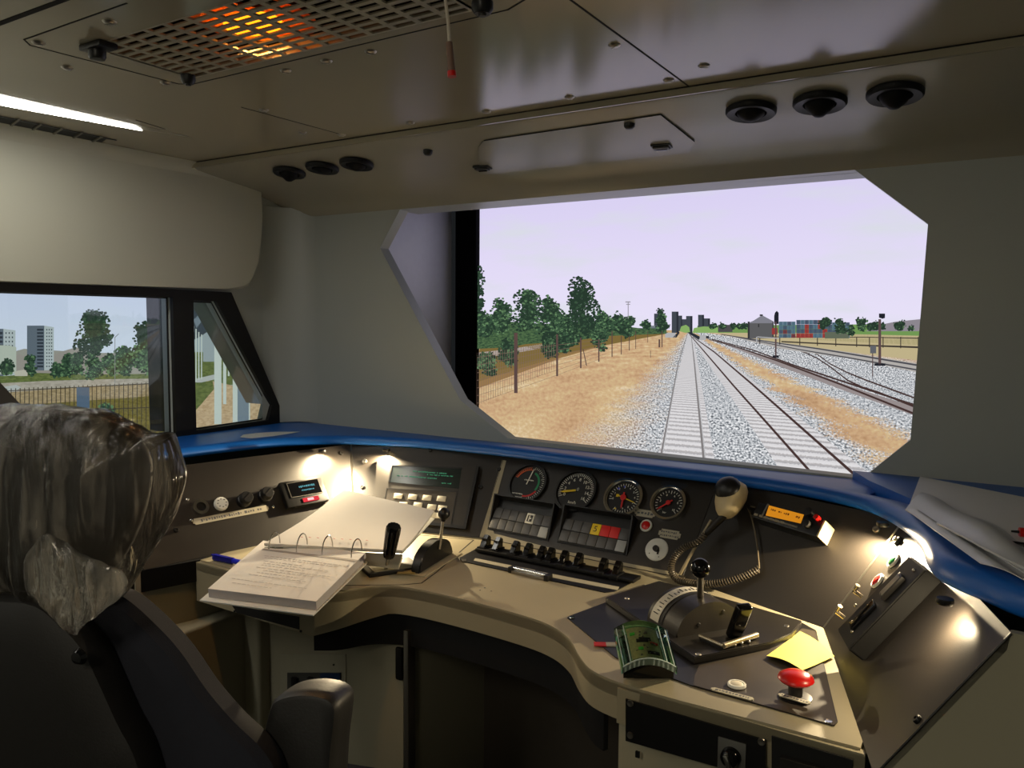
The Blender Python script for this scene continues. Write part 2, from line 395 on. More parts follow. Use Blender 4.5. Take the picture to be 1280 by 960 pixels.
# hanging zip tie with a red tip
A = onz(557, 0, ZC-.15)
t = thing('hanging_cable', Matrix.Translation(A), 'thin clear hanging cable with a red tip below the ceiling grille', 'cable')
d = hit(565, 96, A, (0, 1, 0))-A; up = hit(555, -40, A, (0, 1, 0))-A
b = B(); b.tube(smooth_curve([Vector((up.x, 0, .149)), up*.8, (0, 0, 0), d*.30+Vector((.001, 0, 0)), d*.62], 5), .0022); b.done('cord', pm('clear_cord', (190, 180, 165), .25, coat=.4), t)
b = B(); b.cyl(d*.55, d*.98, .0042, .0052, 12); b.done('sleeve', pm('clear_sleeve', (120, 95, 85), .25, coat=.5), t)
b = B(); b.cyl(d*.93, d*1.0, .0056, .0056, 12); b.done('tip', RED, t)

# soffit fittings
SP = Vector((0, 1.885, 2.048)); SQ = Vector((0, 2.22, 2.005)); sv_ = (SQ-SP).normalized(); SN = Vector((1, 0, 0)).cross(sv_)
if SN.z > 0: SN = -SN
def soff(px, py, rot=0):
    return frame(hit(px, py, SP, SN), (-1, 0, 0), SN) @ Matrix.Rotation(rot, 4, 'Z')
VENTS = [(362, 213, 'leftmost of the three round black air vents at the left end of the soffit', .8), (403, 207, 'flat round black air vent, middle of the three at the left end of the soffit', .25), (446, 202, 'round black air vent at the left end of the soffit, the one nearest the windscreen', .45),
         (939, 135, 'flat round black air vent above the windscreen, left of the right-hand three', .5), (1025, 124, 'round black air vent above the windscreen, middle of the right-hand three', .9), (1119, 113, 'large round black air vent above the right corner of the windscreen', .9)]
for px, py, lb, dome in VENTS:
    t = thing('round_air_vent', soff(px, py), lb, 'air vent', 'round air vents in the soffit')
    R = .060 if px > 900 else .056
    b = B(); b.lathe([(R*.9, 0), (R, .004), (R, .012), (R*.93, .017), (R*.62, .014), (R*.60, .004), (0, .004)]); b.done('outer_ring', pm('vent_black', (13, 13, 17), .5, spec=.3), t)
    b = B(); b.lathe([(R*.56, .006), (R*.54, .016), (R*.40, .018+.012*dome), (R*.18, .020+.022*dome), (0, .021+.024*dome)]); b.done('swivel_nozzle', pm('nozzle_black', (8, 8, 12), .6, spec=.2), t)
for px, py, lb in [(603, 208, 'small black rectangular sensor on the soffit above the left part of the windscreen'), (827, 181, 'small black rectangular sensor on the soffit, right of the round button')]:
    t = thing('rectangular_sensor', soff(px, py, -.1), lb, 'sensor', 'black rectangular sensors')
    b = B(); b.box((0, 0, .004), (.056, .034, .008), .003); b.box((0, 0, .009), (.046, .024, .008), .003); b.done('body', BLK, t)
    b = B(); b.box((0, .006, .0135), (.03, .006, .002)); b.done('lens', BLKG, t)
for px, py, lb in [(535, 188, 'small round black stud on the soffit, the left one'), (787, 154, 'small round black stud on the soffit, right one, over the access panel')]:
    t = thing('round_stud', soff(px, py), lb, 'stud', 'round black studs')
    b = B(); b.lathe([(0, .016), (.009, .015), (.014, .010), (.015, 0), (0, 0)]); b.done('cap', BLK, t)
# access panel on the soffit (thin outline gap and its cover)
t = thing('access_panel', soff(720, 175), 'flush access panel in the soffit above the windscreen', 'panel')
iM = soff(720, 175)
co = [loc2(iM, *p) for p in [(598, 183), (605, 175), (826, 142.5), (868, 176), (862, 190), (600, 228)]]
b = B(); b.slab([(c.x, c.y, .0012) for c in co], (0, 0, .0012)); b.done('cover', SOFF, t)
b = B()
for p, q in list(zip(co, co[1:]))[1:3]:
    dd = (q-p).normalized()*.001; s = Vector((-dd.y, dd.x, 0)); b.slab([(p+s).to_tuple()[:2]+(.001,), (q+s).to_tuple()[:2]+(.001,), (q-s).to_tuple()[:2]+(.001,), (p-s).to_tuple()[:2]+(.001,)], (0, 0, .0018))
b.done('edge_gap', SEAM, t)

# ================================================================== SCREENS (flat simulator displays with their picture)
YS = 2.9
VPX, VPY = 862, 413
O = ony(VPX, VPY, YS)
SM = frame(O, (1, 0, 0), (0, -1, 0))
scr = thing('simulator_screen', SM, 'large flat simulator display beyond the windscreen showing railway tracks under a pale lilac sky', 'screen')
class Pic:
    def __init__(s, root, M): s.root = root; s.M = M; s.b = None; s.inv = M.inverted(); s.n = M.col[2].to_3d(); s.p = M.translation; s.k = 0
    def L(s, px, py, z=0):
        v = s.inv @ hit(px, py, s.p, s.n); return Vector((v.x, v.y, z))
    def new(s): s.b = B(); s.k += 1; s.z = .0006+.00012*s.k; return s
    def poly(s, pts, mi=0, dz=0):
        s.b.mi = mi; s.b.poly([s.L(x, y, s.z+dz) for x, y in pts]); return s
    def ribbon(s, pts, mi=0):
        s.b.mi = mi
        for (x0, y0, w0), (x1, y1, w1) in zip(pts, pts[1:]):
            if abs(y1-y0) > abs(x1-x0)*1.0: a = [(x0-w0/2, y0), (x0+w0/2, y0), (x1+w1/2, y1), (x1-w1/2, y1)]
            else: a = [(x0, y0-w0/2), (x0, y0+w0/2), (x1, y1+w1/2), (x1, y1-w1/2)]
            s.poly(a, mi)
        return s
    def rect(s, x0, y0, x1, y1, mi=0, dz=0): return s.poly([(x0, y0), (x0, y1), (x1, y1), (x1, y0)], mi, dz)
    def end(s, name, mats): return s.b.done(name, mats, s.root, smooth=0)
P = Pic(scr, SM)
def spot(name, c1, c2, scale=60):
    if name in _m: return _m[name]
    m, N, L, bs = nt_new(name); N.remove(bs); tc = N.new('ShaderNodeTexCoord'); mp = N.new('ShaderNodeMapping'); mp.inputs['Scale'].default_value = (1, 2.5, 1); L.new(tc.outputs['Object'], mp.inputs[0])
    n = N.new('ShaderNodeTexNoise'); n.inputs['Scale'].default_value = scale; n.inputs['Detail'].default_value = 3; L.new(mp.outputs[0], n.inputs['Vector'])
    r = N.new('ShaderNodeValToRGB'); r.color_ramp.elements[0].position = .38; r.color_ramp.elements[1].position = .62; r.color_ramp.elements[0].color = (*lin(c1), 1); r.color_ramp.elements[1].color = (*lin(c2), 1); L.new(n.outputs['Fac'], r.inputs[0])
    e = N.new('ShaderNodeEmission'); L.new(r.outputs[0], e.inputs[0]); L.new(e.outputs[0], N['Material Output'].inputs[0]); m.cycles.emission_sampling = 'NONE'; _m[name] = m; return m
G = [em('foliage_dark', (40, 58, 46)), em('foliage_mid', (58, 84, 62)), em('foliage_light', (98, 132, 92)), em('foliage_bark', (70, 62, 52)), em('foliage_lime', (134, 172, 100))]
def tree(P, cx, top, base, w, n=200, mix=(5, 3, 1), s=2.2, trunk=True, seed=0, fill=True):
    if base-top > 52: fill = False; n = int(n*1.5)
    rr = random.Random(seed+int(cx*7+top)); P.new(); h = base-top; w *= 1.15; n = int(n*1.3)
    blobs = [(cx+rr.uniform(-.28, .28)*w, top+h*rr.uniform(.12, .85), w*rr.uniform(.18, .32)) for _ in range(9)]+[(cx, top+h*.5, w*.36), (cx, top+h*.22, w*.24)]
    if trunk: P.poly([(cx-max(.5, w*.02), base+1), (cx+max(.5, w*.02), base+1), (cx+.4, top+h*.4), (cx-.4, top+h*.4)], 3)
    if fill:
        for bx, by, br in blobs:
            P.poly([(bx+br*.8*math.cos(a)*rr.uniform(.8, 1.1), by+br*.8*math.sin(a)*rr.uniform(.8, 1.1)) for a in [k*PI/5 for k in range(10)]], 0)
    for k in range(n):
        bx, by, br = rr.choice(blobs); a = rr.uniform(0, 2*PI); q = br*math.sqrt(rr.random())*1.15
        x = bx+q*math.cos(a); y = by+q*math.sin(a)
        if y > base: continue
        mi = rr.choices([0, 1, 2], mix)[0]; ss = s*rr.uniform(.5, 1.1)
        P.poly([(x+ss*math.cos(t+rr.uniform(-.3, .3)), y+ss*.8*math.sin(t)) for t in (0, 1.3, 2.5, 3.8, 5.1)], mi, .00002+.00002*(k % 4))
    return P.end('tree', G)

# sky with soft cloud bands
def skymat(name, c0, c1, c2, cloud, strength):
    m, N, L, bs = nt_new(name); N.remove(bs); tc = N.new('ShaderNodeTexCoord'); sp = N.new('ShaderNodeSeparateXYZ'); L.new(tc.outputs['Object'], sp.inputs[0])
    cr = N.new('ShaderNodeValToRGB'); mr = N.new('ShaderNodeMapRange'); mr.inputs[1].default_value = 0; mr.inputs[2].default_value = .55
    L.new(sp.outputs[1], mr.inputs[0]); L.new(mr.outputs[0], cr.inputs[0])
    cr.color_ramp.elements[0].color = (*lin(c0), 1); cr.color_ramp.elements[1].color = (*lin(c2), 1); e = cr.color_ramp.elements.new(.5); e.color = (*lin(c1), 1)
    mp = N.new('ShaderNodeMapping'); mp.inputs['Scale'].default_value = (1.6, 7, 1); L.new(tc.outputs['Object'], mp.inputs[0])
    nz = N.new('ShaderNodeTexNoise'); nz.inputs['Scale'].default_value = 1.3; nz.inputs['Detail'].default_value = 4; L.new(mp.outputs[0], nz.inputs['Vector'])
    r2 = N.new('ShaderNodeMapRange'); r2.inputs[1].default_value = .48; r2.inputs[2].default_value = .72; r2.inputs[4].default_value = .8; L.new(nz.outputs['Fac'], r2.inputs[0])
    mx = N.new('ShaderNodeMix'); mx.data_type = 'RGBA'; L.new(r2.outputs[0], mx.inputs[0]); L.new(cr.outputs[0], mx.inputs[6]); mx.inputs[7].default_value = (*lin(cloud), 1)
    em_ = N.new('ShaderNodeEmission'); em_.inputs[1].default_value = strength; L.new(mx.outputs[2], em_.inputs[0]); L.new(em_.outputs[0], N['Material Output'].inputs[0]); return m
SX0 = (ony(599, 400, YS)).x-O.x; SX1 = 1.05; ZT = 2.005-O.z; ZB = .90-O.z
b = B(); b.poly([(SX0, -.02, 0), (SX1, -.02, 0), (SX1, ZT, 0), (SX0, ZT, 0)]); b.done('sky', skymat('picture_sky', (232, 226, 248), (226, 218, 246), (216, 208, 242), (216, 222, 226), L_SCREEN), scr)
b = B(); b.box(((SX0+SX1)/2, (ZT+ZB)/2, -.03), (SX1-SX0+.06, ZT-ZB+.03, .05)); b.done('housing', BLK, scr)
# ground of the picture, textured in its own perspective
def groundmat():
    m, N, L, bs = nt_new('picture_ground'); N.remove(bs)
    def mth(op, a, c=None, d=None):
        n = N.new('ShaderNodeMath'); n.operation = op
        for i, v in enumerate((a, c, d)):
            if v is None: continue
            if isinstance(v, (int, float)): n.inputs[i].default_value = v
            else: L.new(v, n.inputs[i])
        return n.outputs[0]
    tc = N.new('ShaderNodeTexCoord'); sp = N.new('ShaderNodeSeparateXYZ'); L.new(tc.outputs['Object'], sp.inputs[0])
    v = mth('MAXIMUM', mth('MULTIPLY', sp.outputs[1], -1), .004)
    X = mth('DIVIDE', sp.outputs[0], v); Z = mth('DIVIDE', 1, v)
    cb = N.new('ShaderNodeCombineXYZ'); L.new(X, cb.inputs[0]); L.new(Z, cb.inputs[1])
    def nz(scale, det=2, sx=1, sy=1):
        mp = N.new('ShaderNodeMapping'); mp.inputs['Scale'].default_value = (sx, sy, 1); L.new(cb.outputs[0], mp.inputs[0])
        n = N.new('ShaderNodeTexNoise'); n.inputs['Scale'].default_value = scale; n.inputs['Detail'].default_value = det; L.new(mp.outputs[0], n.inputs['Vector']); return n.outputs['Fac']
    def ramp(f, st, interp='LINEAR'):
        r = N.new('ShaderNodeValToRGB'); r.color_ramp.interpolation = interp; L.new(f, r.inputs[0]); el = r.color_ramp.elements
        while len(el) < len(st): el.new(.5)
        for e, (p, c) in zip(el, st): e.position = p; e.color = (*(lin(c) if len(c) == 3 and max(c) > 1 else c), 1)
        return r.outputs[0]
    # gravel: speckle in picture space that coarsens towards the viewer
    mpo = N.new('ShaderNodeMapping'); mpo.inputs['Scale'].default_value = (1, 1.35, 1); L.new(tc.outputs['Object'], mpo.inputs[0])
    def pn(scale, det):
        n = N.new('ShaderNodeTexNoise'); n.inputs['Scale'].default_value = scale; n.inputs['Detail'].default_value = det; L.new(mpo.outputs[0], n.inputs['Vector']); return n.outputs['Fac']
    near = mth('MULTIPLY', mth('SUBTRACT', v, .1), 4); near = mth('MINIMUM', mth('MAXIMUM', near, 0), 1)
    gmix = N.new('ShaderNodeMix'); gmix.data_type = 'FLOAT'; L.new(near, gmix.inputs[0]); L.new(pn(230, 1), gmix.inputs[2]); L.new(pn(120, 2), gmix.inputs[3])
    gravel = ramp(gmix.outputs[0], [(.36, (88, 92, 98)), (.46, (165, 170, 176)), (.55, (205, 207, 210)), (.66, (246, 246, 248))])
    dn = mth('ADD', mth('MULTIPLY', nz(1.4, 5, 1, .6), .6), mth('MULTIPLY', pn(60, 3), .4))
    dirt = ramp(dn, [(.34, (178, 140, 104)), (.46, (200, 164, 126)), (.55, (208, 180, 136)), (.68, (228, 206, 170))])
    def gx(px, py):
        q = SM.inverted() @ ony(px, py, YS); return q.x/-q.y
    edge = mth('ADD', X, mth('MULTIPLY', mth('SUBTRACT', nz(2.2, 5, 1.0, 1.2), .5), .9)); edge = mth('ADD', edge, mth('MULTIPLY', mth('SUBTRACT', pn(140, 1), .5), .7))
    stops = [gx(745, 560), gx(1060, 555), gx(1136, 550), gx(1138, 500), gx(1140, 455)]
    lo, hi = stops[0]-2, 12.0
    t = mth('DIVIDE', mth('SUBTRACT', edge, lo), hi-lo)
    f = lambda x: (x-lo)/(hi-lo)
    k0, k1 = (0.0001, 0, 0), (1, 1, 1)
    msk = ramp(t, [(0, (0, 0, 0)), (f(stops[0])-.02, (0, 0, 0)), (f(stops[0])+.03, (1, 1, 1)), (f(gx(1040, 545)), (1, 1, 1)), (f(gx(1052, 545))+.01, (.0, 0, 0)), (f(gx(1118, 545)), (0, 0, 0)), (f(gx(1132, 535)), (1, 1, 1)), (f(6.5), (1, 1, 1)), (f(9), (.2, .2, .2))])
    sm = N.new('ShaderNodeSeparateColor'); L.new(msk, sm.inputs[0])
    mx = N.new('ShaderNodeMix'); mx.data_type = 'RGBA'; L.new(sm.outputs[0], mx.inputs[0]); L.new(dirt, mx.inputs[6]); L.new(gravel, mx.inputs[7])
    e = N.new('ShaderNodeEmission'); e.inputs[1].default_value = L_SCREEN; L.new(mx.outputs[2], e.inputs[0]); L.new(e.outputs[0], N['Material Output'].inputs[0])
    return m
b = B(); b.poly([(SX0, ZB, 0), (SX1, ZB, 0), (SX1, -.0, .0004), (SX0, -.0, .0004)]); b.done('ground', groundmat(), scr)
# sleepered track beds
def sleepermat():
    m, N, L, bs = nt_new('picture_sleepers'); N.remove(bs)
    tc = N.new('ShaderNodeTexCoord'); sp = N.new('ShaderNodeSeparateXYZ'); L.new(tc.outputs['Object'], sp.inputs[0])
    def mth(op, a, c):
        n = N.new('ShaderNodeMath'); n.operation = op
        for i, v in enumerate((a, c)):
            if isinstance(v, (int, float)): n.inputs[i].default_value = v
            else: L.new(v, n.inputs[i])
        return n.outputs[0]
    v = mth('MAXIMUM', mth('MULTIPLY', sp.outputs[1], -1), .012); Z = mth('DIVIDE', 1, v)
    n = N.new('ShaderNodeTexNoise'); n.inputs['Scale'].default_value = 150; L.new(tc.outputs['Object'], n.inputs['Vector'])
    ph = mth('FRACT', mth('ADD', mth('MULTIPLY', Z, 8.5), mth('MULTIPLY', n.outputs['Fac'], .5)), 0)
    r = N.new('ShaderNodeValToRGB'); L.new(ph, r.inputs[0]); el = r.color_ramp.elements
    el[0].position = 0; el[0].color = (*lin((226, 224, 226)), 1); el[1].position = .45; el[1].color = (*lin((214, 212, 214)), 1)
    for p, c in ((.55, (168, 166, 170)), (.85, (186, 182, 182)), (.95, (220, 218, 220))): q = el.new(p); q.color = (*lin(c), 1)
    fade = mth('MINIMUM', mth('MULTIPLY', v, 12), 1)
    mx = N.new('ShaderNodeMix'); mx.data_type = 'RGBA'; L.new(fade, mx.inputs[0]); mx.inputs[6].default_value = (*lin((196, 196, 200)), 1); L.new(r.outputs[0], mx.inputs[7])
    e = N.new('ShaderNodeEmission'); e.inputs[1].default_value = L_SCREEN; L.new(mx.outputs[2], e.inputs[0]); L.new(e.outputs[0], N['Material Output'].inputs[0]); m.cycles.emission_sampling = 'NONE'; return m
SLP = sleepermat()
RAIL = em('rail_dark', (70, 52, 50)); RAILG = em('rail_grey', (128, 124, 124)); RAILH = em('rail_bright', (205, 205, 208))
P.new().poly([(817, 590), (896, 590), (866, 417), (860, 417)]).end('track_bed', [SLP])
P.new().poly([(984, 600), (1105, 606), (872, 421), (861, 418)]).end('track_bed', [SLP])
def xt(y, a, c): return a[0]+(c[0]-a[0])*(y-a[1])/(c[1]-a[1])
def rail(pts, w0, w1, mats, hl=False):
    if pts[-1][0] > 1120:
        (xa, ya), (xb, yb) = pts[-2], pts[-1]; pts = pts+[(1268, yb+(yb-ya)/(xb-xa)*(1268-xb))]
    P.new(); n = len(pts); R = [(x, y, w0+(w1-w0)*i/(n-1)) for i, (x, y) in enumerate(pts)]
    P.ribbon(R, 0)
    if hl: P.ribbon([(x+.35*w, y, w*.4) for x, y, w in R], 1)
    P.end('rail', mats)
rail([(859.5, 417), (848, 455), (836, 520), (823, 590)], .8, 3.6, [RAILG, RAILH], True)
rail([(864, 417), (868, 450), (873, 500), (882, 590)], .8, 4.4, [RAILG, RAILH], True)
rail([(862, 418), (881, 440), (917, 482), (960, 530), (1024, 602)], 1, 4.6, [RAIL])
rail([(866, 421), (893, 440), (940, 480), (1000, 533), (1085, 608)], 1, 5, [RAIL])
P.new().poly([(888, 423), (930, 436), (980, 452), (1060, 482), (1145, 509), (1268, 548), (1268, 566), (1145, 520), (1060, 490), (975, 458), (920, 436)]).end('track_bed', [em('bed_mauve', (150, 140, 140))])
rail([(886, 424), (925, 435), (972, 451), (1050, 480), (1145, 518)], 1, 3.4, [RAIL])
rail([(890, 424), (940, 437), (991, 456), (1070, 482), (1145, 507)], 1, 3.4, [RAIL])
rail([(998, 438), (1010, 442), (1022, 448), (1040, 460), (1059, 475), (1078, 484), (1097, 490), (1145, 509)], 1.2, 3, [RAIL])
rail([(1010, 438), (1022, 443), (1038, 455), (1060, 466), (1085, 476), (1145, 498)], 1.2, 2.4, [RAIL])
P.new().poly([(902, 418), (977, 428), (1060, 440), (1150, 455), (1268, 475), (1268, 488), (1150, 466), (1060, 448), (977, 436)]).end('track_bed', [em('bed_grey', (176, 172, 168))])
rail([(902, 418), (977, 429.5), (1024, 436), (1150, 457)], 1, 2.6, [em('rail_slate', (74, 74, 80))])
rail([(920, 421), (1000, 437), (1060, 447), (1150, 463)], 1, 2.2, [em('rail_slate', (74, 74, 80))])
# far field of the yard
FARG = em('far_grass_bright', (138, 176, 108)); FARG2 = em('far_grass_olive', (150, 140, 84)); SANDF = em('far_sand', (190, 176, 136))
P.new().poly([(880, 414), (1268, 414), (1268, 470), (1160, 452), (1060, 440), (960, 426), (900, 417)]).poly([(985, 415), (1268, 424), (1268, 438), (1160, 432), (1000, 424)], 1).end('field', [SANDF, em('far_khaki', (168, 158, 116))])
P.new().poly([(872, 407), (1268, 404), (1268, 422), (1160, 420), (1000, 416), (872, 416)]).end('grass_strip', [em('grass_far_green', (112, 150, 84))])
P.new().poly([(1082, 414), (1100, 406), (1120, 402), (1160, 398), (1215, 394), (1268, 400), (1268, 414)]).end('hill', [em('hill_mauve', (140, 134, 142))])
P.new().poly([(600, 436), (640, 428), (720, 421), (835, 415), (835, 417), (760, 431), (700, 446), (645, 462), (596, 478)]).poly([(596, 441), (640, 436), (690, 428), (712, 426), (690, 433), (640, 442), (596, 448)], 1).poly([(596, 470), (700, 443), (760, 430), (700, 448), (596, 486)], 2).end('grass_bank', [em('grass_ochre', (124, 104, 58)), em('path_mauve', (188, 178, 176)), em('dirt_bank', (150, 118, 76))])
# rail fence beyond the far track
P.new(); DK = em('fence_dark', (62, 56, 50))
P.ribbon([(977, 427, 1.6), (1060, 431, 1.8), (1160, 434.5, 2.4), (1268, 439, 2.8)]).ribbon([(950, 421, 1), (1080, 421.5, 1), (1160, 423, 1.4), (1268, 425, 1.6)])
for x in (950, 975, 1000, 1022, 1045, 1071, 1087, 1104, 1126, 1148, 1175, 1203, 1232, 1262): P.rect(x-.6, 421, x+.6, 430+(x-950)*.03)
P.end('rail_fence', [DK])
# distant towers
TW = [em('tower_slate', (66, 72, 80)), em('tower_dark', (44, 48, 56))]
for x0, y0, x1, y1 in [(818, 392, 828, 415), (840, 389.5, 848.5, 416), (848.5, 394.5, 853, 414), (853, 399, 860, 414), (858, 395, 866, 416), (873, 393.5, 880.5, 414), (880.5, 398, 888, 412)]:
    P.new().rect(x0, y0, x1, y1).rect(x0+(x1-x0)*.7, y0, x1, y1, 1, .00003).end('tower_block', TW)
P.new().rect(804, 407, 827, 416).rect(804, 407, 827, 409.5, 1, .00003).end('low_building', [em('shed_blue', (88, 98, 106)), em('shed_light', (120, 128, 134))])
P.new().rect(898, 406, 916, 415).end('low_building', [em('hut_dark', (78, 76, 78))])
P.new().rect(832, 416, 845, 422).poly([(841, 422), (849, 414), (850, 416), (846, 422)], 1).end('platform', [em('platform_grey', (176, 176, 178)), TW[1]])
P.new().poly([(860, 416), (864, 415), (876, 421), (874, 425)], 1).rect(875, 419, 883, 425).rect(883, 420, 887, 423, 1).end('platform', [em('platform_grey', (176, 176, 178)), TW[1]])
P.new().poly([(850, 414), (852, 408), (858, 406), (862, 409), (863, 415), (857, 416)]).end('bush', [G[4]])
P.new().poly([(866, 416), (868, 410), (880, 408), (898, 409), (898, 416)]).end('bush', [G[4]])
P.new().rect(935, 403, 967, 423).poly([(935, 404), (942, 401), (953, 394), (967, 401.5), (967, 404)], 1, .00003).rect(966, 402, 967.5, 421, 2, .00005).rect(935, 402, 937.5, 423, 2, .00005).rect(948, 405, 949.5, 409, 2, .00006).rect(950, 393, 954, 395, 2, .00006).end('grain_shed', [em('shed_wall', (92, 92, 94)), em('shed_roof', (128, 128, 138)), em('shed_edge', (54, 54, 56))])
CT = [em('container_blue', (84, 112, 128)), em('container_slate', (74, 88, 106)), em('container_red', (150, 58, 56)), em('container_maroon', (110, 60, 66)), em('container_gap', (44, 50, 58))]
rr = random.Random(4)
for x0, x1, y0 in [(974, 995, 402), (996, 1017, 400), (1017, 1041, 400), (1041, 1063, 403)]:
    n = 4; w = (x1-x0)/n
    for i in range(n):
        for j in range(4):
            ya = y0+j*(422.5-y0)/4; yb = ya+(422.5-y0)/4-.2
            mi = rr.choices([0, 1, 2, 3], [6, 9, 1, 2])[0] if not (j == 3 and x0 in (996,)) else 2
            P.new().rect(x0+i*w, ya, x0+(i+1)*w-.15, yb, mi).rect(x0+(i+.45)*w, ya, x0+(i+.5)*w, yb, 4, .00003).end('shipping_container', CT)
P.new().rect(966, 410, 973, 418, 0).end('shipping_container', [CT[2]])
P.new().rect(1032, 415, 1062, 423).end('low_wall', [em('wall_khaki', (96, 104, 88))])
for cx, top, base, w, n in [(1033, 397, 412, 14, 60), (1052, 399, 420, 16, 80), (1064, 404, 421, 10, 40), (1077, 398, 416, 12, 60), (1093, 404, 412, 18, 40), (1104, 404, 412, 10, 30), (1124, 404, 412, 14, 50), (1139, 408, 413, 7, 20), (1170, 402, 413, 14, 50), (1200, 405, 414, 18, 50), (1235, 400, 414, 16, 60)]:
    tree(P, cx, top, base, w, n, (5, 3, 1), 1.5, trunk=False)
for cx in (835, 893, 905, 918, 926, 932): tree(P, cx, 405, 411, 9, 20, (5, 3, 1), 1.2, trunk=False)
# signals and posts on the right
def signal(x, top, base, w, head, light=0):
    P.new().rect(x-w/2, top, x+w/2, base)
    P.poly(head, 1).rect(x-w*2, base-2, x+w*2, base+1, 1)
    P.end('signal_post', [em('post_brown', (92, 74, 74)), em('post_black', (34, 36, 44))])
signal(971, 402, 446, 2.0, [(969, 405), (969, 395), (970, 391), (972.3, 388.5), (974.6, 391), (974.6, 405)])
signal(1100.5, 399, 456, 3.4, [(1099.5, 392), (1107, 392), (1107, 397.5), (1104, 398.5), (1099.5, 397)])
P.new().rect(1091, 441, 1092.2, 470).rect(1088.5, 432, 1096, 441.5, 1).end('trackside_box', [em('post_brown', (92, 74, 74)), em('box_grey', (96, 98, 104))])
P.new().rect(946.5, 421, 948, 428).ribbon([(948, 421, 1.2), (975, 423, 1.2)]).end('barrier', [em('pale_rail', (170, 170, 172))])
# left: fence posts, mesh, trees
P.new().poly([(598, 436), (598, 405), (640, 402), (680, 405), (720, 402), (770, 406), (800, 410), (835, 411), (835, 417), (760, 420), (720, 426), (660, 430), (640, 434)]).end('hedge', [spot('hedge_green', (50, 74, 54), (84, 112, 74), 70)])
for cx, top, base, w, n, mx in [(598, 330, 400, 20, 240, (8, 2, 0)), (604, 388, 420, 30, 200, (4, 4, 2)), (627, 370, 418, 27, 320, (5, 3, 2)), (663, 360, 421, 36, 520, (7, 3, 1)), (691, 370, 420, 24, 300, (7, 3, 1)), (703, 392, 420, 30, 260, (3, 4, 3)),
                            (733, 349, 424, 40, 700, (8, 2, 0)), (755, 393, 420, 22, 220, (4, 4, 2)), (775, 398, 414, 26, 120, (4, 4, 2)), (718, 415, 432, 22, 120, (5, 3, 1)),
                            (752, 405, 440, 20, 240, (4, 4, 2)), (788, 394, 428, 15, 180, (5, 3, 1)), (829, 386, 416, 13, 140, (7, 2, 1)), (810, 402, 412, 12, 50, (6, 3, 1)),
                            (612, 443, 469, 27, 300, (4, 4, 2)), (637, 423, 460, 25, 300, (6, 3, 1)), (690, 420, 448, 24, 280, (6, 3, 1)), (706, 424, 440, 18, 140, (5, 3, 1))]:
    tree(P, cx, top, base, w, n, mx, 2.0, trunk=(cx in (829,)))
P.new().rect(787, 377, 788, 398).rect(784, 377, 790.5, 378.2).rect(785, 380, 790, 381).end('light_mast', [em('mast_grey', (150, 146, 156))])
P.new()
for k in range(34):
    x = 599+k*2.9; yt = 441-.35*k; yb = 507-1.35*k*1.02; P.rect(x-.22, yt, x+.22, yb)
for k in range(7): P.ribbon([(598, 447+k*9.5, .45), (700, 431+k*6.2, .4), (760, 424+k*3.6, .3)])
P.end('mesh_fence', [em('wire_grey', (128, 104, 92))])
for x, yt, yb, w in [(647.5, 416, 491, 4.4), (699, 418, 470, 2.4), (728.5, 422, 460, 1.8), (751, 424, 452, 1.6), (767.5, 414, 446, 1.2), (779, 420, 443, 1), (789, 420, 438, 1), (797, 414, 436, .8), (812, 414, 428, .6), (826.5, 424, 434, 2), (829.8, 414, 434, 1.2), (815.5, 438, 447, .7)]:
    P.new().rect(x-w/2, yt, x+w/2, yb).end('fence_post', [em('fence_brown', (92, 72, 68))])
P.new().poly([(731, 436), (732, 436), (736.5, 457), (735.3, 457)]).end('fence_brace', [em('fence_brown', (92, 72, 68))])

# black screen edge frame and glossy side board
bz = thing('screen_edge_post', (-2.04, YS-.02, 1.5), 'black vertical post at the left edge of the simulator display', 'post')
xa = ony(569, 400, YS-.03).x; xb = ony(598.5, 400, YS-.005).x
b = B(); b.box(((xa+xb)/2, YS-.015, 1.5), (xb-xa, .03, 1.3), .002); b.done('post', pm('deep_black', (5, 5, 8), .9, spec=.1), bz, world=True)
b = B(); b.box(((xa+xb)/2-.03, YS+.04, 1.5), (.03, .08, 1.3)); b.done('bracket', BLKM, bz, world=True)
sb = thing('side_board', (-2.13, 2.66, 1.5), 'glossy dark grey board closing the gap between windscreen and simulator display', 'board')
b = B(); b.slab([(-2.14, 2.425, .9), (-2.12, YS-.02, .9), (-2.12, YS-.02, 2.1), (-2.14, 2.425, 2.1)], (-.02, 0, 0)); b.done('board', pm('gloss_grey_board', (205, 205, 216), .35, spec=.8), sb, world=True)
b = B(); b.box((-2.145, 2.66, 2.115), (.04, .46, .02), .003); b.done('top_rail', BLKM, sb, world=True)

# ------------------------------------------------------------------ side screen
XS = -2.95
SM2 = frame(onx(120, 447, XS), (0, 1, 0), (1, 0, 0))
scr2 = thing('side_simulator_screen', SM2, 'flat simulator display outside the side window showing towers, trees and a palisade fence', 'screen')
Q = Pic(scr2, SM2); l0 = Q.L(-230, 447).x; l1 = Q.L(338, 447).x
b = B(); b.poly([(l0, -.95, 0), (l1, -.95, 0), (l1, .75, 0), (l0, .75, 0)]); b.done('sky', skymat('side_sky', (214, 226, 240), (204, 216, 240), (196, 208, 238), (210, 222, 236), L_SCREEN*.95), scr2)
b = B(); b.box(((l0+l1)/2, -.1, -.03), (l1-l0+.06, 1.76, .05)); b.done('housing', BLK, scr2)
GR1 = spot('side_grass', (84, 98, 54), (110, 122, 70)); GR2 = spot('side_dry_grass', (100, 92, 44), (126, 116, 62), 90); RD = spot('side_road', (156, 150, 136), (176, 170, 156), 40); DRT = spot('side_dirt', (142, 126, 94), (170, 152, 116), 60)
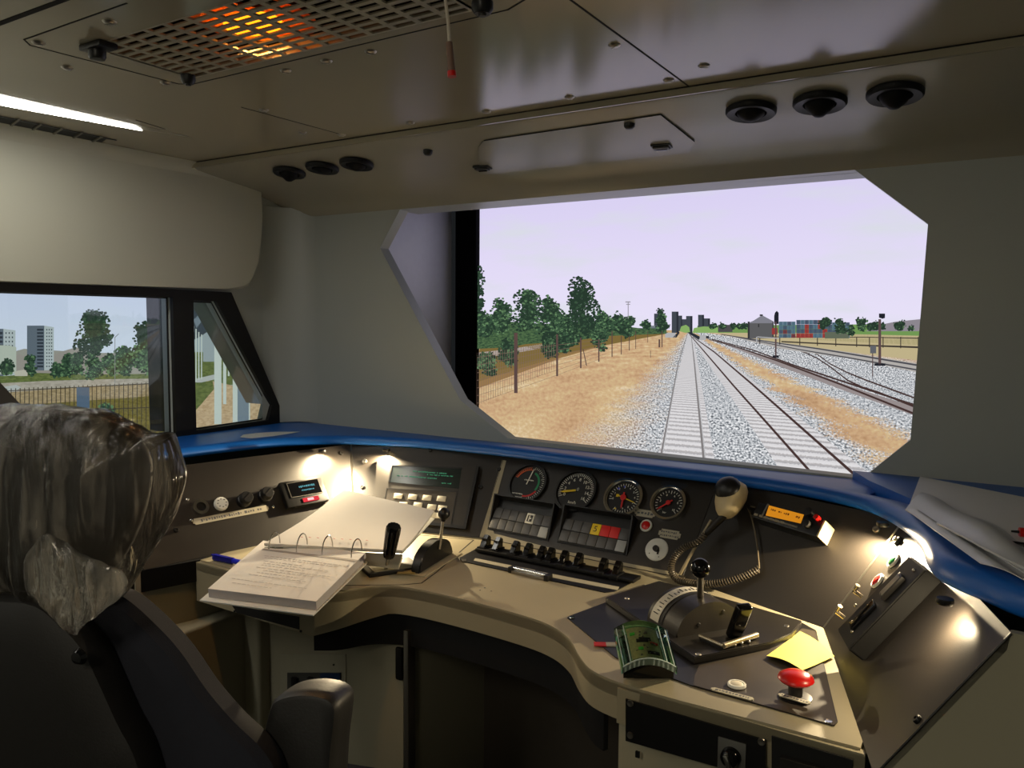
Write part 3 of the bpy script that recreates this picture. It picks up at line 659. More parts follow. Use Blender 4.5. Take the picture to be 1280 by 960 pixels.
Q.new().poly([(-60, 482), (-60, 455), (0, 444), (30, 436), (120, 441), (210, 442), (217, 442), (217, 482)]).end('grass_field', [em('hill_haze', (150, 150, 140))])
Q.new().poly([(-60, 445), (0, 440), (25, 443), (33, 446), (66, 444), (75, 440), (95, 434), (110, 440), (140, 446), (140, 470), (-60, 470)]).end('hill', [em('hill_tan', (150, 146, 138))])
Q.new().poly([(-60, 480), (-60, 470), (40, 466), (120, 468), (217, 467), (217, 480)]).end('grass_field', [GR1])
Q.new().poly([(-60, 500), (-60, 482), (60, 476), (130, 474), (217, 473), (217, 500)]).end('road', [RD])
Q.new().poly([(-60, 520), (-60, 495), (90, 485), (217, 478), (217, 496), (90, 503), (-60, 515)]).end('dirt_verge', [DRT])
Q.new().poly([(-60, 620), (-60, 512), (90, 502), (217, 493), (217, 620)]).end('grass_field', [GR2])
Q.new().poly([(0, 484), (20, 481), (26, 484), (20, 489), (0, 491)]).end('road_marking', [em('road_pale', (176, 182, 178))])
TWL = [em('towerL_side', (96, 108, 118)), em('towerL_light', (174, 186, 186)), em('towerL_dark', (50, 58, 66))]
def ltower(x0, xm, x1, y0, y1, n):
    Q.new().rect(x0, y0, xm, y1, 0).poly([(xm, y0), (xm, y1), (x1, y1-1), (x1, y0+2)], 1)
    for k in range(n):
        y = y0+4+k*(y1-y0-6)/n; h = (y1-y0)/n*.5
        Q.rect(xm-9, y, xm-1, y+h, 2, .00004)
        for j in range(3): xx = xm+2.5+j*(x1-xm-3)/3; Q.rect(xx, y+.3, xx+1.4, y+h*.8, 2, .00004)
    Q.end('tower_block', TWL)
ltower(33.5, 55, 67, 407, 463, 12); ltower(-24, 4, 19, 411, 470, 10)
Q.new().poly([(-40, 472), (-40, 430), (12, 432), (20, 434), (20, 466)]).end('low_building', [em('pale_building', (176, 186, 172))])
Q.new().poly([(18, 470), (18, 464), (30, 462), (34, 466), (34, 470)]).end('low_building', [em('pale_building2', (186, 184, 168))])
for cx, top, base, w, n, mx in [(8, 447, 470, 16, 160, (6, 3, 1)), (37, 443, 470, 12, 130, (6, 3, 1)), (70, 452, 472, 12, 120, (5, 4, 1)), (84, 440, 472, 18, 220, (5, 4, 2)), (96, 438, 471, 16, 200, (5, 4, 2)),
                            (116, 388, 447, 46, 700, (8, 2, 0)), (118, 446, 475, 22, 240, (5, 4, 2)), (137, 444, 470, 22, 240, (4, 4, 2)), (155, 436, 470, 26, 300, (4, 4, 2)), (187, 401, 450, 36, 500, (8, 2, 0)),
                            (175, 432, 470, 34, 380, (4, 4, 3)), (200, 438, 470, 30, 300, (4, 4, 3)), (132, 506, 520, 18, 160, (2, 4, 4))]:
    tree(Q, cx, top, base, w, n, mx, 2.2, trunk=(cx == 116))
Q.new().rect(142.6, 421, 143.4, 479).poly([(143, 421), (148, 416.5), (148, 417.5), (143.4, 422)]).end('street_lamp', [em('lamp_post_grey', (130, 136, 136))])
IR = em('iron_brown', (70, 62, 48))
Q.new().ribbon([(0, 489, 1), (100, 484, 1.2), (217, 478, 1.4)]).ribbon([(0, 517, 1), (217, 508, 1.2)]).ribbon([(0, 545, 1), (217, 538, 1.2)]).end('fence_rail', [IR])
for k in range(39):
    x = 2+k*5.6; Q.new().rect(x-.55, 486-(x*.045), x+.55, 566-x*.05).end('fence_bar', [IR])
Q.new().poly([(94, 484), (110, 484), (110.5, 515), (94.5, 515)]).end('trackside_box', [em('box_bluegrey', (84, 102, 120))])
# slice of picture seen through the triangular pane
PW = em('white_column', (196, 208, 200)); PWD = em('grey_column', (118, 134, 144))
Q.new().poly([(217, 560), (217, 360), (345, 360), (345, 560)]).end('haze', [em('tri_haze', (150, 166, 170))])
Q.new().poly([(217, 470), (217, 440), (300, 440), (300, 480), (217, 486)]).end('grass_field', [GR1])
Q.new().poly([(217, 560), (217, 478), (262, 476), (300, 484), (345, 500), (345, 560)]).end('dirt_verge', [spot('tri_sand', (176, 152, 116), (200, 178, 142))])
Q.new().poly([(217, 520), (217, 480), (264, 476), (266, 486), (250, 505), (236, 520)]).end('grass_field', [GR1])
Q.new().poly([(240, 474), (266, 468), (267, 474), (250, 478), (240, 478)]).end('road_marking', [em('road_pale', (176, 182, 178))])
Q.new().poly([(238, 376), (262, 376), (290, 420), (300, 450), (282, 430), (264, 410), (250, 420), (238, 426)]).poly([(240, 400), (256, 384), (260, 388), (244, 410)], 1).end('canopy', [em('canopy_slate', (60, 70, 78)), em('canopy_light', (130, 146, 156))])
for x0, x1, y0, y1, m_ in [(239.5, 241, 408, 478, PW), (242.5, 244, 411, 477, PW), (246, 247.4, 415, 475, PW), (249.5, 250.8, 418, 474, PW), (252, 266, 418, 452, em('far_block', (150, 164, 166))), (266, 275, 412, 530, PW), (277, 281, 425, 505, PW), (283, 285, 440, 470, PW), (289, 295, 448, 530, PW), (295, 309, 455, 530, PWD), (309, 310.6, 470, 530, PW)]:
    Q.new().rect(x0, y0, x1, y1).end('column', [m_])

# ================================================================== DRIVER'S DESK
ZD = .82
BOT = [(-2.018, 1.305), (-1.87, 1.985), (-1.426, 2.09), (-.735, 2.06), (-.336, 1.898), (-.150, 1.31)]
TILT = .18/.25
def pplane(i):
    a = Vector((*BOT[i], ZD)); c = Vector((*BOT[i+1], ZD)); u = (c-a).normalized(); back = Vector((-u.y, u.x, 0))
    v = (back*TILT+Z3).normalized(); return a, u, v, u.cross(v)
def pcorner(i, z):
    if i == 0: a, u, v, n = pplane(0); return a+v*((z-ZD)/v.z)
    if i == len(BOT)-1: a, u, v, n = pplane(i-1); return Vector((*BOT[i], ZD))+v*((z-ZD)/v.z)
    a0, u0, v0, n0 = pplane(i-1); a1, u1, v1, n1 = pplane(i)
    # solve n0.x=n0.a0, n1.x=n1.a1, z
    M = Matrix((n0, n1, Z3)); return M.inverted() @ Vector((n0.dot(a0), n1.dot(a1), z))
PN = dict(A=0, B=1, C=2, D=3, E=4)
def pf(k, px, py, rot=0, h=0):
    a, u, v, n = pplane(PN[k]); p = hit(px, py, a+n*h, n); return frame(p, u, n) @ Matrix.Rotation(rot, 4, 'Z')
def df(px, py, z=ZD, rot=0): return Matrix.Translation(onz(px, py, z)) @ Matrix.Rotation(rot, 4, 'Z')
desk = thing('driver_desk', (-1.1, 1.75, 0), "beige horseshoe driver's desk with rounded front cut-out and dark slanted instrument panels", 'desk')
# worktop with curved front
fr = [(-1.975, 1.44), (-1.50, 1.435)] + [tuple(p.to_2d()) for p in smooth_curve([(-1.50, 1.435, 0), (-1.445, 1.475, 0), (-1.40, 1.545, 0), (-1.33, 1.588, 0), (-1.20, 1.60, 0), (-1.0, 1.592, 0), (-.88, 1.572, 0), (-.80, 1.525, 0), (-.735, 1.452, 0), (-.68, 1.405, 0), (-.60, 1.385, 0), (-.50, 1.38, 0)], 5)][1:] + [(-.172, 1.375)]
bk = [(-.150, 1.375)] if False else []
topo = fr + [(-.172, 1.39), (-.338, 1.900), (-.735, 2.07), (-1.426, 2.10), (-1.87, 1.995), (-1.975, 1.66)]
b = B(); b.slab([(x, y, ZD) for x, y in topo], (0, 0, -.03))
bmesh.ops.bevel(b.bm, geom=[e for e in b.bm.edges if all(v.co.z > ZD-.001 for v in e.verts) and all(v.co.y < 1.66 for v in e.verts)], offset=.009, segments=4, affect='EDGES')
b.done('worktop', DESK, desk, world=True)
# fascia below the worktop edge
def strip(pts, z0, z1, th=.015, inset=0.0):
    """vertical board following pts (seen from the front), thickness behind"""
    b = B(); n = len(pts); rings = []
    for i, p in enumerate(pts):
        a = Vector(pts[max(0, i-1)]).to_2d(); c = Vector(pts[min(n-1, i+1)]).to_2d(); t = (c-a).normalized(); nn = Vector((-t.y, t.x))
        p = Vector(p).to_2d()+nn*inset; q = p+nn*th
        zz0 = z0(p.x) if callable(z0) else z0
        rings.append([(p.x, p.y, zz0), (q.x, q.y, zz0), (q.x, q.y, z1), (p.x, p.y, z1)])
    b.loft(rings); return b
def zlow(x): return .745 if x > -1.36 else .70+(.045)*max(0, min(1, (x+1.50)/.14))
strip(fr, lambda x: (.70 if x < -1.5 else (zlow(x) if x < -.9 else .745)), ZD-.005).done('fascia', DESK, desk, world=True)
band = [p for p in fr if -1.50 <= p[0] <= -.66]
strip(band, lambda x: .655-.0*(x), .752, .012, .016).done('knee_board', pm('knee_board_black', (8, 8, 10), .75), desk, world=True)
# seams of the inset plates in the worktop (left lever plate)
def zseam(pts, z, w=.002, closed=True, name='seam', mat=SEAM, parent=desk):
    b = B(); q = [Vector(p) for p in pts]; q = q+[q[0]] if closed else q
    for p0, p1 in zip(q, q[1:]):
        d = (p1-p0).normalized()*w*.5; s = d.cross(Z3); b.slab([p0-d+s, p1+d+s, p1+d-s, p0-d-s], (0, 0, .0006))
    return b.done(name, mat, parent, world=True)
LP = [onz(x, y, ZD) for x, y in [(527, 669), (592, 675), (546, 715), (527, 729), (505, 731), (425, 732), (400, 700), (470, 668)]]
zseam(LP, ZD+.0002, .003)
for x, y in [(606, 735), (600, 738), (614, 739)]:
    b = B(); b.lathe([(0, .0015), (.0018, .001), (.002, 0)], Matrix.Translation(onz(x, y, ZD))); b.done('rivet', CHR, desk, world=True)
# drawer slot in the left fascia
b = B(); q = [ony(x, y, 1.4345) for x, y in [(290, 757), (374, 771), (374, 787), (296, 766)]]; b.slab(q, (0, .003, 0)); b.done('slot', BLKM, desk, world=True)
for x, y in [(293, 764), (376, 789)]:
    b = B(); b.sph(ony(x, y, 1.433), .0035, seg=10); b.done('screw', GREYD, desk, world=True)
# side of the left leg
b = B(); b.slab([(-1.975, 1.44, ZD-.01), (-1.975, 1.70, ZD-.01), (-1.975, 1.70, .70), (-1.975, 1.44, .70)], (.012, 0, 0)); b.done('side_board', DESK, desk, world=True)
b = B(); b.slab([(-1.9775, 1.452, .80), (-1.9775, 1.60, .80), (-1.9775, 1.60, .74), (-1.9775, 1.452, .74)], (.001, 0, 0)); b.done('slot', BLKM, desk, world=True)
# slanted dark panels
ZP = 1.066
def ppanel(i, name, zl=ZD):
    p = [pcorner(i, zl) if zl != ZD else Vector((*BOT[i], ZD)), Vector((*BOT[i+1], ZD)), pcorner(i+1, ZP), pcorner(i, ZP)]
    a, u, v, n = pplane(i); b = B(); b.slab(p, -n*.012); o = b.done(name, DASH, desk, world=True); return o, p, n
for k, i in PN.items():
    o, p, n = ppanel(i, 'instrument_panel')
# thin metal seams between panels
for i in (1, 2, 3, 4):
    a = Vector((*BOT[i], ZD)); c = pcorner(i, ZP); n = (pplane(i-1)[3]+pplane(i)[3]).normalized()
    b = B(); b.tube([a+n*.0005, c+n*.0005], .0032 if i in (1, 4) else .0014, 6); b.done('panel_joint', STEEL if i in (1, 4) else GREYD, desk, world=True)
# beige strip along the left and lower edge of the gauge panel
b = B(); a, u, v, n = pplane(2)
q = [hit(x, y, a+n*.0002, n) for x, y in [(599.5, 671.5), (851, 721.5), (846, 716), (700, 688), (618, 667), (613, 655), (622, 618), (633, 576), (628, 575)]]; b.slab(q, n*.0012); b.done('beige_strip', DESK, desk, world=True)
# panel fixing screws
def bolt(k, px, py, r=.008, mat=BLK):
    M = pf(k, px, py); b = B(); b.lathe([(0, .004), (r*.35, .004), (r*.4, .006), (r*.8, .006), (r, .004), (r, 0)], M, 20); b.done('screw', mat, desk, world=True)
for k, x, y, m_ in [('A', 220, 663, BLK), ('A', 426, 567, GREYD), ('B', 456, 577, STEEL), ('B', 453, 609, GREYD), ('B', 538, 563, BLK), ('C', 624, 587, BLK), ('B', 601, 609, BLK), ('D', 1096, 662, STEEL), ('E', 1148, 900, BLK)]: bolt(k, x, y, .009 if (x, y) in ((1096, 662), (456, 577)) else .0075, m_)
# right end board (beige) and lower right console
a, u, v, n = pplane(4)
e0 = Vector((*BOT[5], ZD)); e1 = pcorner(5, ZP)
b = B(); b.slab([e0+Vector((0, 0, 0)), e1, Vector((XR, e1.y-.02, ZP)), Vector((XR, e0.y-.02, 0)), Vector((e0.x, e0.y, 0))], (0, .015, 0)); b.done('end_board', BEIG, desk, world=True)
b = B(); d_ = (e1-e0); b.tube([e0+Vector((.0, -.002, 0)), e1+Vector((0, -.002, 0))], .002, 6); b.done('panel_joint', BLK, desk, world=True)
# right pedestal under the worktop
b = B(); b.box((-.395, 1.63, .37), (.446, .48, .74), .006); b.done('pedestal', BEIG, desk, world=True)
b = B(); b.box((-.395, 1.40, .775), (.446, .035, .07)); b.done('front_rail', DESK, desk, world=True)
# left side console under panel A
b = B(); b.slab([(-2.025, 1.302, 0), (-1.99, 1.44, 0), (-1.985, 1.66, 0), (-1.87, 1.985, 0), (-2.5, 2.3, 0), (-2.575, 2.3, 0), (-2.575, 1.27, 0)], (0, 0, .755)); b.done('side_console', BEIG, desk, world=True)
b = B(); b.slab([(-2.03, 1.265, .757), (-1.97, 1.45, .757), (-1.97, 1.66, .757), (-1.87, 1.985, .757), (-2.5, 2.3, .757), (-2.575, 2.3, .757), (-2.575, 1.265, .757)], (0, 0, .062)); b.done('plinth_strip', BLKM, desk, world=True)
b = B(); b.slab([(-2.575, 1.28, 0), (-2.02, 1.28, 0), (-2.02, 1.28, ZD), (-2.02-.177, 1.28, ZP), (-2.575, 1.28, ZP)], (0, .02, 0)); b.done('end_board', BEIG, desk, world=True)
b = B(); b.box((-2.24, 1.45, .32), (.62, .30, .64), .01, seg=3); b.done('lower_locker', BEIG, desk, world=True)
# left pedestal with its cupboard door
b = B(); b.box((-1.63, 1.86, .35), (.60, .46, .70), .012, seg=3); b.done('pedestal', BEIG, desk, world=True)
b = B(); b.box((-1.62, 1.622, .345), (.55, .02, .67), .004); door = b.done('cupboard_door', pm('cupboard_door_paint', (156, 151, 130), .5, var=.02), desk, world=True)
b = B(); b.box((-1.906, 1.60, .34), (.075, .06, .68), .012, seg=3); b.done('corner_post', BEIG, desk, world=True)
b = B(); b.box((-1.322, 1.61, .35), (.016, .03, .70), .002); b.done('metal_trim', STEEL, desk, world=True)
b = B(); b.box((-1.352, 1.606, .60), (.022, .014, .09), .006); b.done('door_latch', BLK, desk, world=True)
# footwell
b = B(); b.slab([(-1.33, 1.98, 0), (-.617, 1.90, 0), (-.617, 1.90, .74), (-1.33, 1.98, .74)], (0, .012, 0)); b.done('footwell_back', FOOT, desk, world=True)
b = B(); b.slab([(-1.33, 1.63, 0), (-1.33, 1.98, 0), (-1.33, 1.98, .74), (-1.33, 1.63, .74)], (-.01, 0, 0)); b.done('footwell_side', FOOT, desk, world=True)
b = B(); b.slab([(-1.1, 1.62, .005), (-.63, 1.62, .005), (-.63, 1.89, .20), (-1.1, 1.94, .20)], (0, 0, -.012)); b.done('foot_rest', BLKM, desk, world=True)
# outline plates on the pedestal front and door
so = thing('socket_outlet', tuple(ony(388, 845, 1.61)), 'recessed socket plate with dark sockets and a blue cover in the cupboard door', 'socket plate')
def onq(x, y, Y=1.609): return ony(x, y, Y)
b = B(); b.slab([onq(350, 818), onq(432, 818), onq(432, 905), onq(350, 905)], (0, .003, 0)); b.done('cover_plate', pm('pale_plate', (162, 158, 138), .4), so, world=True)
b = B(); b.slab([onq(359, 841, 1.607), onq(426, 841, 1.607), onq(426, 880, 1.607), onq(359, 880, 1.607)], (0, .004, 0)); b.done('recess', pm('recess_grey', (66, 66, 62), .6), so, world=True)
b = B(); b.slab([onq(400, 841.5, 1.605), onq(425, 841.5, 1.605), onq(425, 879, 1.605), onq(400, 879, 1.605)], (0, .003, 0)); b.done('blue_cover', pm('dark_blue_cover', (22, 44, 82), .4), so, world=True)
for x in (364, 384):
    b = B(); b.box(onq(x+4.5, 855, 1.602), (.022, .012, .04), .003); b.done('socket', BLK, so, world=True)
b = B(); b.sph(onq(417, 831, 1.607), .003, seg=10); b.done('screw', GREYD, so, world=True)

# front panels of the right pedestal
YB2 = 1.372
def fq(x, y, Y=YB2): return ony(x, y, Y)
fp = thing('front_switch_panel', tuple(fq(870, 920)), 'black metal plate with a silver rotary switch on the front of the right pedestal', 'switch panel')
bq = [fq(783, 873), fq(958, 925), fq(958, 985), fq(783, 925)]
b = B(); b.slab([fq(783, 873, YB2), fq(958, 924.5, YB2), fq(958, 975, YB2), fq(783, 925, YB2)], (0, -.004, 0)); b.done('plate', BLK, fp, world=True)
for x, y in [(788, 879), (788, 919), (952, 927)]:
    b = B(); M = frame(fq(x, y, YB2-.004), (1, 0, 0), (0, -1, 0)); b.lathe([(0, .002), (.003, .003), (.006, .003), (.0068, 0)], M, 18); b.done('screw', STEEL, fp, world=True)
b = B(); c = fq(915, 938, YB2-.004); b.box(c+Vector((0, -.001, -.012)), (.05, .003, .062), .001); b.done('switch_plate', pm('dull_alloy', (120, 120, 116), .4, .6), fp, world=True)
b = B(); M = frame(c+Vector((0, -.002, -.01)), (1, 0, 0), (0, -1, 0)); b.lathe([(0, .016), (.014, .016), (.017, .012), (.018, 0), (0, 0)], M, 24); b.done('switch_ring', BLKG, fp, world=True)
b = B(); b.box((0, 0, .022), (.009, .028, .014), .003, M=M @ Matrix.Rotation(.35, 4, 'Z')); b.done('switch_lever', CHR, fp, world=True)
dp = thing('recessed_tray', tuple(fq(1030, 950)), 'dark recessed tray at the lower right front of the desk', 'tray')
b = B(); b.slab([fq(965, 919), fq(1066, 949), fq(1066, 985), fq(965, 975)], (0, -.003, 0)); b.done('recess', BLKM, dp, world=True)
b = B(); b.slab([fq(977, 943, YB2-.004), fq(1058, 966, YB2-.004), fq(1058, 985, YB2-.004), fq(977, 962, YB2-.004)], (0, -.012, 0)); b.done('drawer_lip', GREYD, dp, world=True)
b = B(); b.box(fq(797, 943, YB2-.002), (.008, .004, .012)); b.done('latch', BLK, dp, world=True)

# ------------------------------------------------------------------ blue rim
rim = desk
fpts = [(-2.33, 1.48), (-2.36, 1.65), (-2.30, 1.95), (-2.22, 2.10), (-2.12, 2.20), (-1.95, 2.27), (-1.76, 2.305), (-1.45, 2.315), (-1.04, 2.285), (-.71, 2.28), (-.52, 2.255), (-.40, 2.215), (-.286, 2.145), (-.198, 2.005), (-.144, 1.85), (-.116, 1.70), (-.085, 1.625), (-.02, 1.555), (.05, 1.49), (.25, 1.38), (.84, 1.30)]
fc = [p.to_2d()*.953 for p in smooth_curve([(*p, 0) for p in fpts], 5)]
n = len(fc); rings = []
for i, p in enumerate(fc):
    a = fc[max(0, i-1)]; c = fc[min(n-1, i+1)]; t = (c-a).normalized(); nn = Vector((-t.y, t.x))   # towards the wall
    q = p+nn*.40
    # back point: clamp to the walls
    s = 1.0
    bx, by = p.x+nn.x*.5, p.y+nn.y*.5
    cand = []
    if nn.x < -1e-4: cand.append((XL+.003-p.x)/nn.x)
    if nn.x > 1e-4: cand.append((XR-.003-p.x)/nn.x)
    if nn.y > 1e-4: cand.append((YF-.002-p.y)/nn.y)
    s = min([k for k in cand if k > 0] or [.3])
    if p.x > -.34: s = min(s, .10)
    wt = max(0, min(1, (p.x+.30)/.2)); zt_ = 1.100+.014*wt; zl = 1.069; zb = 1.086+.026*wt
    Pp = lambda k, z: Vector((p.x+nn.x*k, p.y+nn.y*k, z))
    rings.append([Pp(s, zl), Pp(.004, zl), Pp(0, zl+.006), Pp(.0, zl+.016), Pp(.006, zt_-.006), Pp(.016, zt_-.001), Pp(min(.03, s*.8), zt_), Pp(s, zb)])
rb = B(); rb.loft(rings); rimo = rb.done('padded_rim', BLUE, rim, world=True, smooth=60); rimo['label'] = 'blue vinyl padded rim'
b = B(); q = [onz(x, y, 1.0985) for x, y in [(300, 546.5), (304, 543.5), (320, 541.5), (345, 540), (375, 539.8), (356, 543), (340, 545.5), (315, 548)]]; b.slab(q, (0, 0, .0008)); b.done('grey_patch', pm('grey_patch', (205, 208, 205), .5), rimo, world=True)
# right shelf surface behind the rim
b = B(); b.slab([(-.36, 2.368, 1.05), (-.30, 2.24, 1.05), (-.165, 2.03, 1.05), (-.10, 1.85, 1.05), (-.06, 1.70, 1.05), (.08, 1.56, 1.05), (.28, 1.44, 1.05), (XR-.01, 1.36, 1.05), (XR-.01, 2.368, 1.05)], (0, 0, .060)); b.done('shelf_top', BLUE, rim, world=True)

# small warm lamps under the rim
def rimlamp(px, py, k, label, power, aim, size=.005, off=.030, spot=True):
    a, u, v, n_ = pplane(PN[k]); p = hit(px, py, a, n_); p += v*((1.060-p.z)/v.z); p += Vector((n_.x, n_.y, 0)).normalized()*off
    t = thing('under_rim_lamp', p, label, 'lamp')
    b = B(); b.lathe([(0, .006), (.013, .006), (.014, 0), (.012, -.004), (.010, -.003), (.0098, 0), (0, .001)]); b.done('housing', BLK, t)
    b = B(); b.lathe([(.0095, -.001), (0, -.0022)]); b.done('lens', em('warm_lens', (255, 226, 160), 12), t)
    l = bpy.data.lights.new('lamp_beam', 'SPOT'); l.energy = power; l.color = (1, .80, .50); l.spot_size = math.radians(176); l.spot_blend = .7; l.shadow_soft_size = size
    o = bpy.data.objects.new('lamp_beam', l); COL.objects.link(o); d = Vector(aim)-p
    o.matrix_world = Matrix.Translation(p+Vector((0, 0, -.012))) @ d.to_track_quat('-Z', 'Y').to_matrix().to_4x4()
rimlamp(398, 566, 'A', 'small warm lamp under the blue rim above the little display on the left panel', 2.0*L_RIM, onz(395, 640, .85))
rimlamp(486, 566, 'B', 'small warm lamp under the blue rim above the radio control unit', 3.2*L_RIM, onz(440, 650, .85))
rimlamp(1124, 668, 'E', 'small warm lamp under the curve of the blue rim at the right', 2.0*L_RIM, onz(1010, 800, .82), off=.05)
rimlamp(1226, 753, 'E', 'small warm lamp under the right end of the blue rim', .35*L_RIM, onz(1200, 860, .9), off=.05)

# ================================================================== INSTRUMENTS ON THE SLANTED PANELS
def ring(b, r0, r1, z0, z1, M=None, seg=40): b.lathe([(r0, z0), (r0, z1), (r1, z1), (r1, z0), (r0, z0)], M, seg); return b
def ticks(b, r0, r1, a0, a1, n, w, z, every=0):
    for i in range(n+1):
        a = a0+(a1-a0)*i/n; q = r0-(r1-r0)*.6 if every and i % every == 0 else r0
        b.box(((q+r1)/2, 0, 0), (r1-q, w, .0004), M=Matrix.Translation((0, 0, z)) @ Matrix.Rotation(a, 4, 'Z'))
def arcband(b, r0, r1, a0, a1, z, n=14, th=.0004):
    for i in range(n):
        x, y = a0+(a1-a0)*i/n, a0+(a1-a0)*(i+1)/n
        b.slab([(r0*math.cos(x), r0*math.sin(x), z), (r1*math.cos(x), r1*math.sin(x), z), (r1*math.cos(y), r1*math.sin(y), z), (r0*math.cos(y), r0*math.sin(y), z)], (0, 0, th))
def needle(b, L, a, w, z, tail=.01):
    M = Matrix.Translation((0, 0, z)) @ Matrix.Rotation(a, 4, 'Z'); b.slab([M @ Vector(p) for p in [(-tail, -w/2, 0), (L*.75, -w/2, 0), (L, 0, 0), (L*.75, w/2, 0), (-tail, w/2, 0)]], (0, 0, .001))
IVORY = pm('dial_print_white', (228, 226, 215), .5); ORANGE = pm('dial_orange', (214, 96, 36), .5); YEL = pm('dial_yellow', (232, 200, 30), .45); DIAL = pm('dial_black', (16, 16, 17), .5); REDP = pm('dial_red', (205, 30, 28), .5); GRP = pm('dial_green', (30, 140, 90), .5); BLUP = pm('dial_blue', (60, 80, 220), .5)
D = math.radians
GS = 1.42
def gauge(px, py, R, bez, label, name):
    t = thing(name, pf('C', px, py) @ Matrix.Scale(GS, 4), label, 'gauge')
    b = B(); ring(b, R*.90, R, 0, .010 if bez is not BLK else .008); 
    if bez is not BLK: ring(b, R*.84, R*.91, 0, .007)
    b.done('bezel', bez, t)
    b = B(); b.lathe([(0, .003), (R*.92, .003), (R*.92, 0), (0, 0)], None, 40); b.done('dial', DIAL, t)
    return t
g = gauge(660.5, 605, .049, BLK, 'leftmost round gauge with orange, green and red arcs and a white needle', 'pressure_gauge'); z = .0034
b = B(); arcband(b, .033, .0345, D(85), D(160), z); ticks(b, .035, .041, D(95), D(160), 12, .0012, z); b.done('orange_scale', ORANGE, g)
b = B(); arcband(b, .026, .031, D(-30), D(70), z, 20); b.done('green_arc', GRP, g)
b = B(); arcband(b, .030, .034, D(-95), D(-30), z, 14); b.done('red_arc', REDP, g)
b = B(); ticks(b, .037, .042, D(-95), D(80), 24, .0009, z, 4); scribble(b, -.032, -.004, -.028, .003, z+.0002, 3, 1); scribble(b, -.012, .014, .008, .0035, z+.0002, 4, 1); scribble(b, -.02, -.004, -.036, .002, z+.0002, 5, 1); b.done('scale_print', IVORY, g)
b = B(); needle(b, .038, D(82), .0022, .006, .004); b.done('needle', IVORY, g)
g = gauge(720.5, 614.5, .050, BLK, 'black speedometer marked in km/h with a yellow needle', 'speedometer')
b = B(); ring(b, .046, .0475, 0, .0085); b.done('inner_ring', GREYD, g)
b = B(); ticks(b, .036, .0425, D(-35), D(205), 36, .0013, z, 4); b.done('scale_print', IVORY, g)
for i, s_ in enumerate(['0', '2', '4', '6', '8', '10', '12', '14', '16']):
    a = D(205-i*30); letter(s_, .0105, IVORY, g, (.0275*math.cos(a), .0275*math.sin(a), .0036))
letter('km/h', .010, IVORY, g, (0, -.028, .0036)); letter('0', .011, IVORY, g, (.004, .004, .0036))
b = B(); needle(b, .037, D(193), .0045, .006, .001); b.done('needle', YEL, g)
g = gauge(780.5, 623.5, .044, CHR, 'chrome rimmed black gauge with red hub and yellow hand', 'brake_gauge')
b = B(); ticks(b, .029, .0335, D(-120), D(190), 30, .0012, z, 5); b.done('scale_print', IVORY, g)
for i in range(10):
    a = D(190-i*30); letter(str(i), .0065, IVORY, g, (.0245*math.cos(a), .0245*math.sin(a), .0036))
b = B(); needle(b, .026, D(-85), .0035, .0065, .012); b.lathe([(0, .009), (.0065, .0085), (.0065, .005), (0, .005)]); b.done('needle', REDP, g)
b = B(); needle(b, .031, D(-15), .0022, .005, .016); b.done('yellow_hand', YEL, g)
b = B(); b.box((-.016, .004, .0036), (.006, .006, .0006)); b.box((-.012, -.026, .0036), (.004, .003, .0006)); b.done('coloured_marks', YEL, g)
b = B(); b.box((-.018, .020, .0036), (.004, .004, .0006)); b.box((-.006, .026, .0036), (.003, .004, .0006)); b.done('blue_marks', BLUP, g)
g = gauge(836.5, 630, .038, CHR, 'small chrome rimmed black gauge with a single red needle, rightmost of the four', 'pressure_gauge')
b = B(); ticks(b, .024, .0285, D(-45), D(225), 20, .0012, z, 5); b.done('scale_print', IVORY, g)
for i, s_ in enumerate(['0', '2', '4', '6', '8', '10']):
    a = D(225-i*54); letter(s_, .0065, IVORY, g, (.019*math.cos(a), .019*math.sin(a), .0036))
letter('bar', .006, IVORY, g, (-.004, -.021, .0036))
b = B(); needle(b, .028, D(222), .003, .006, .010); b.lathe([(0, .0085), (.005, .008), (.005, .005), (0, .005)]); b.done('needle', REDP, g)

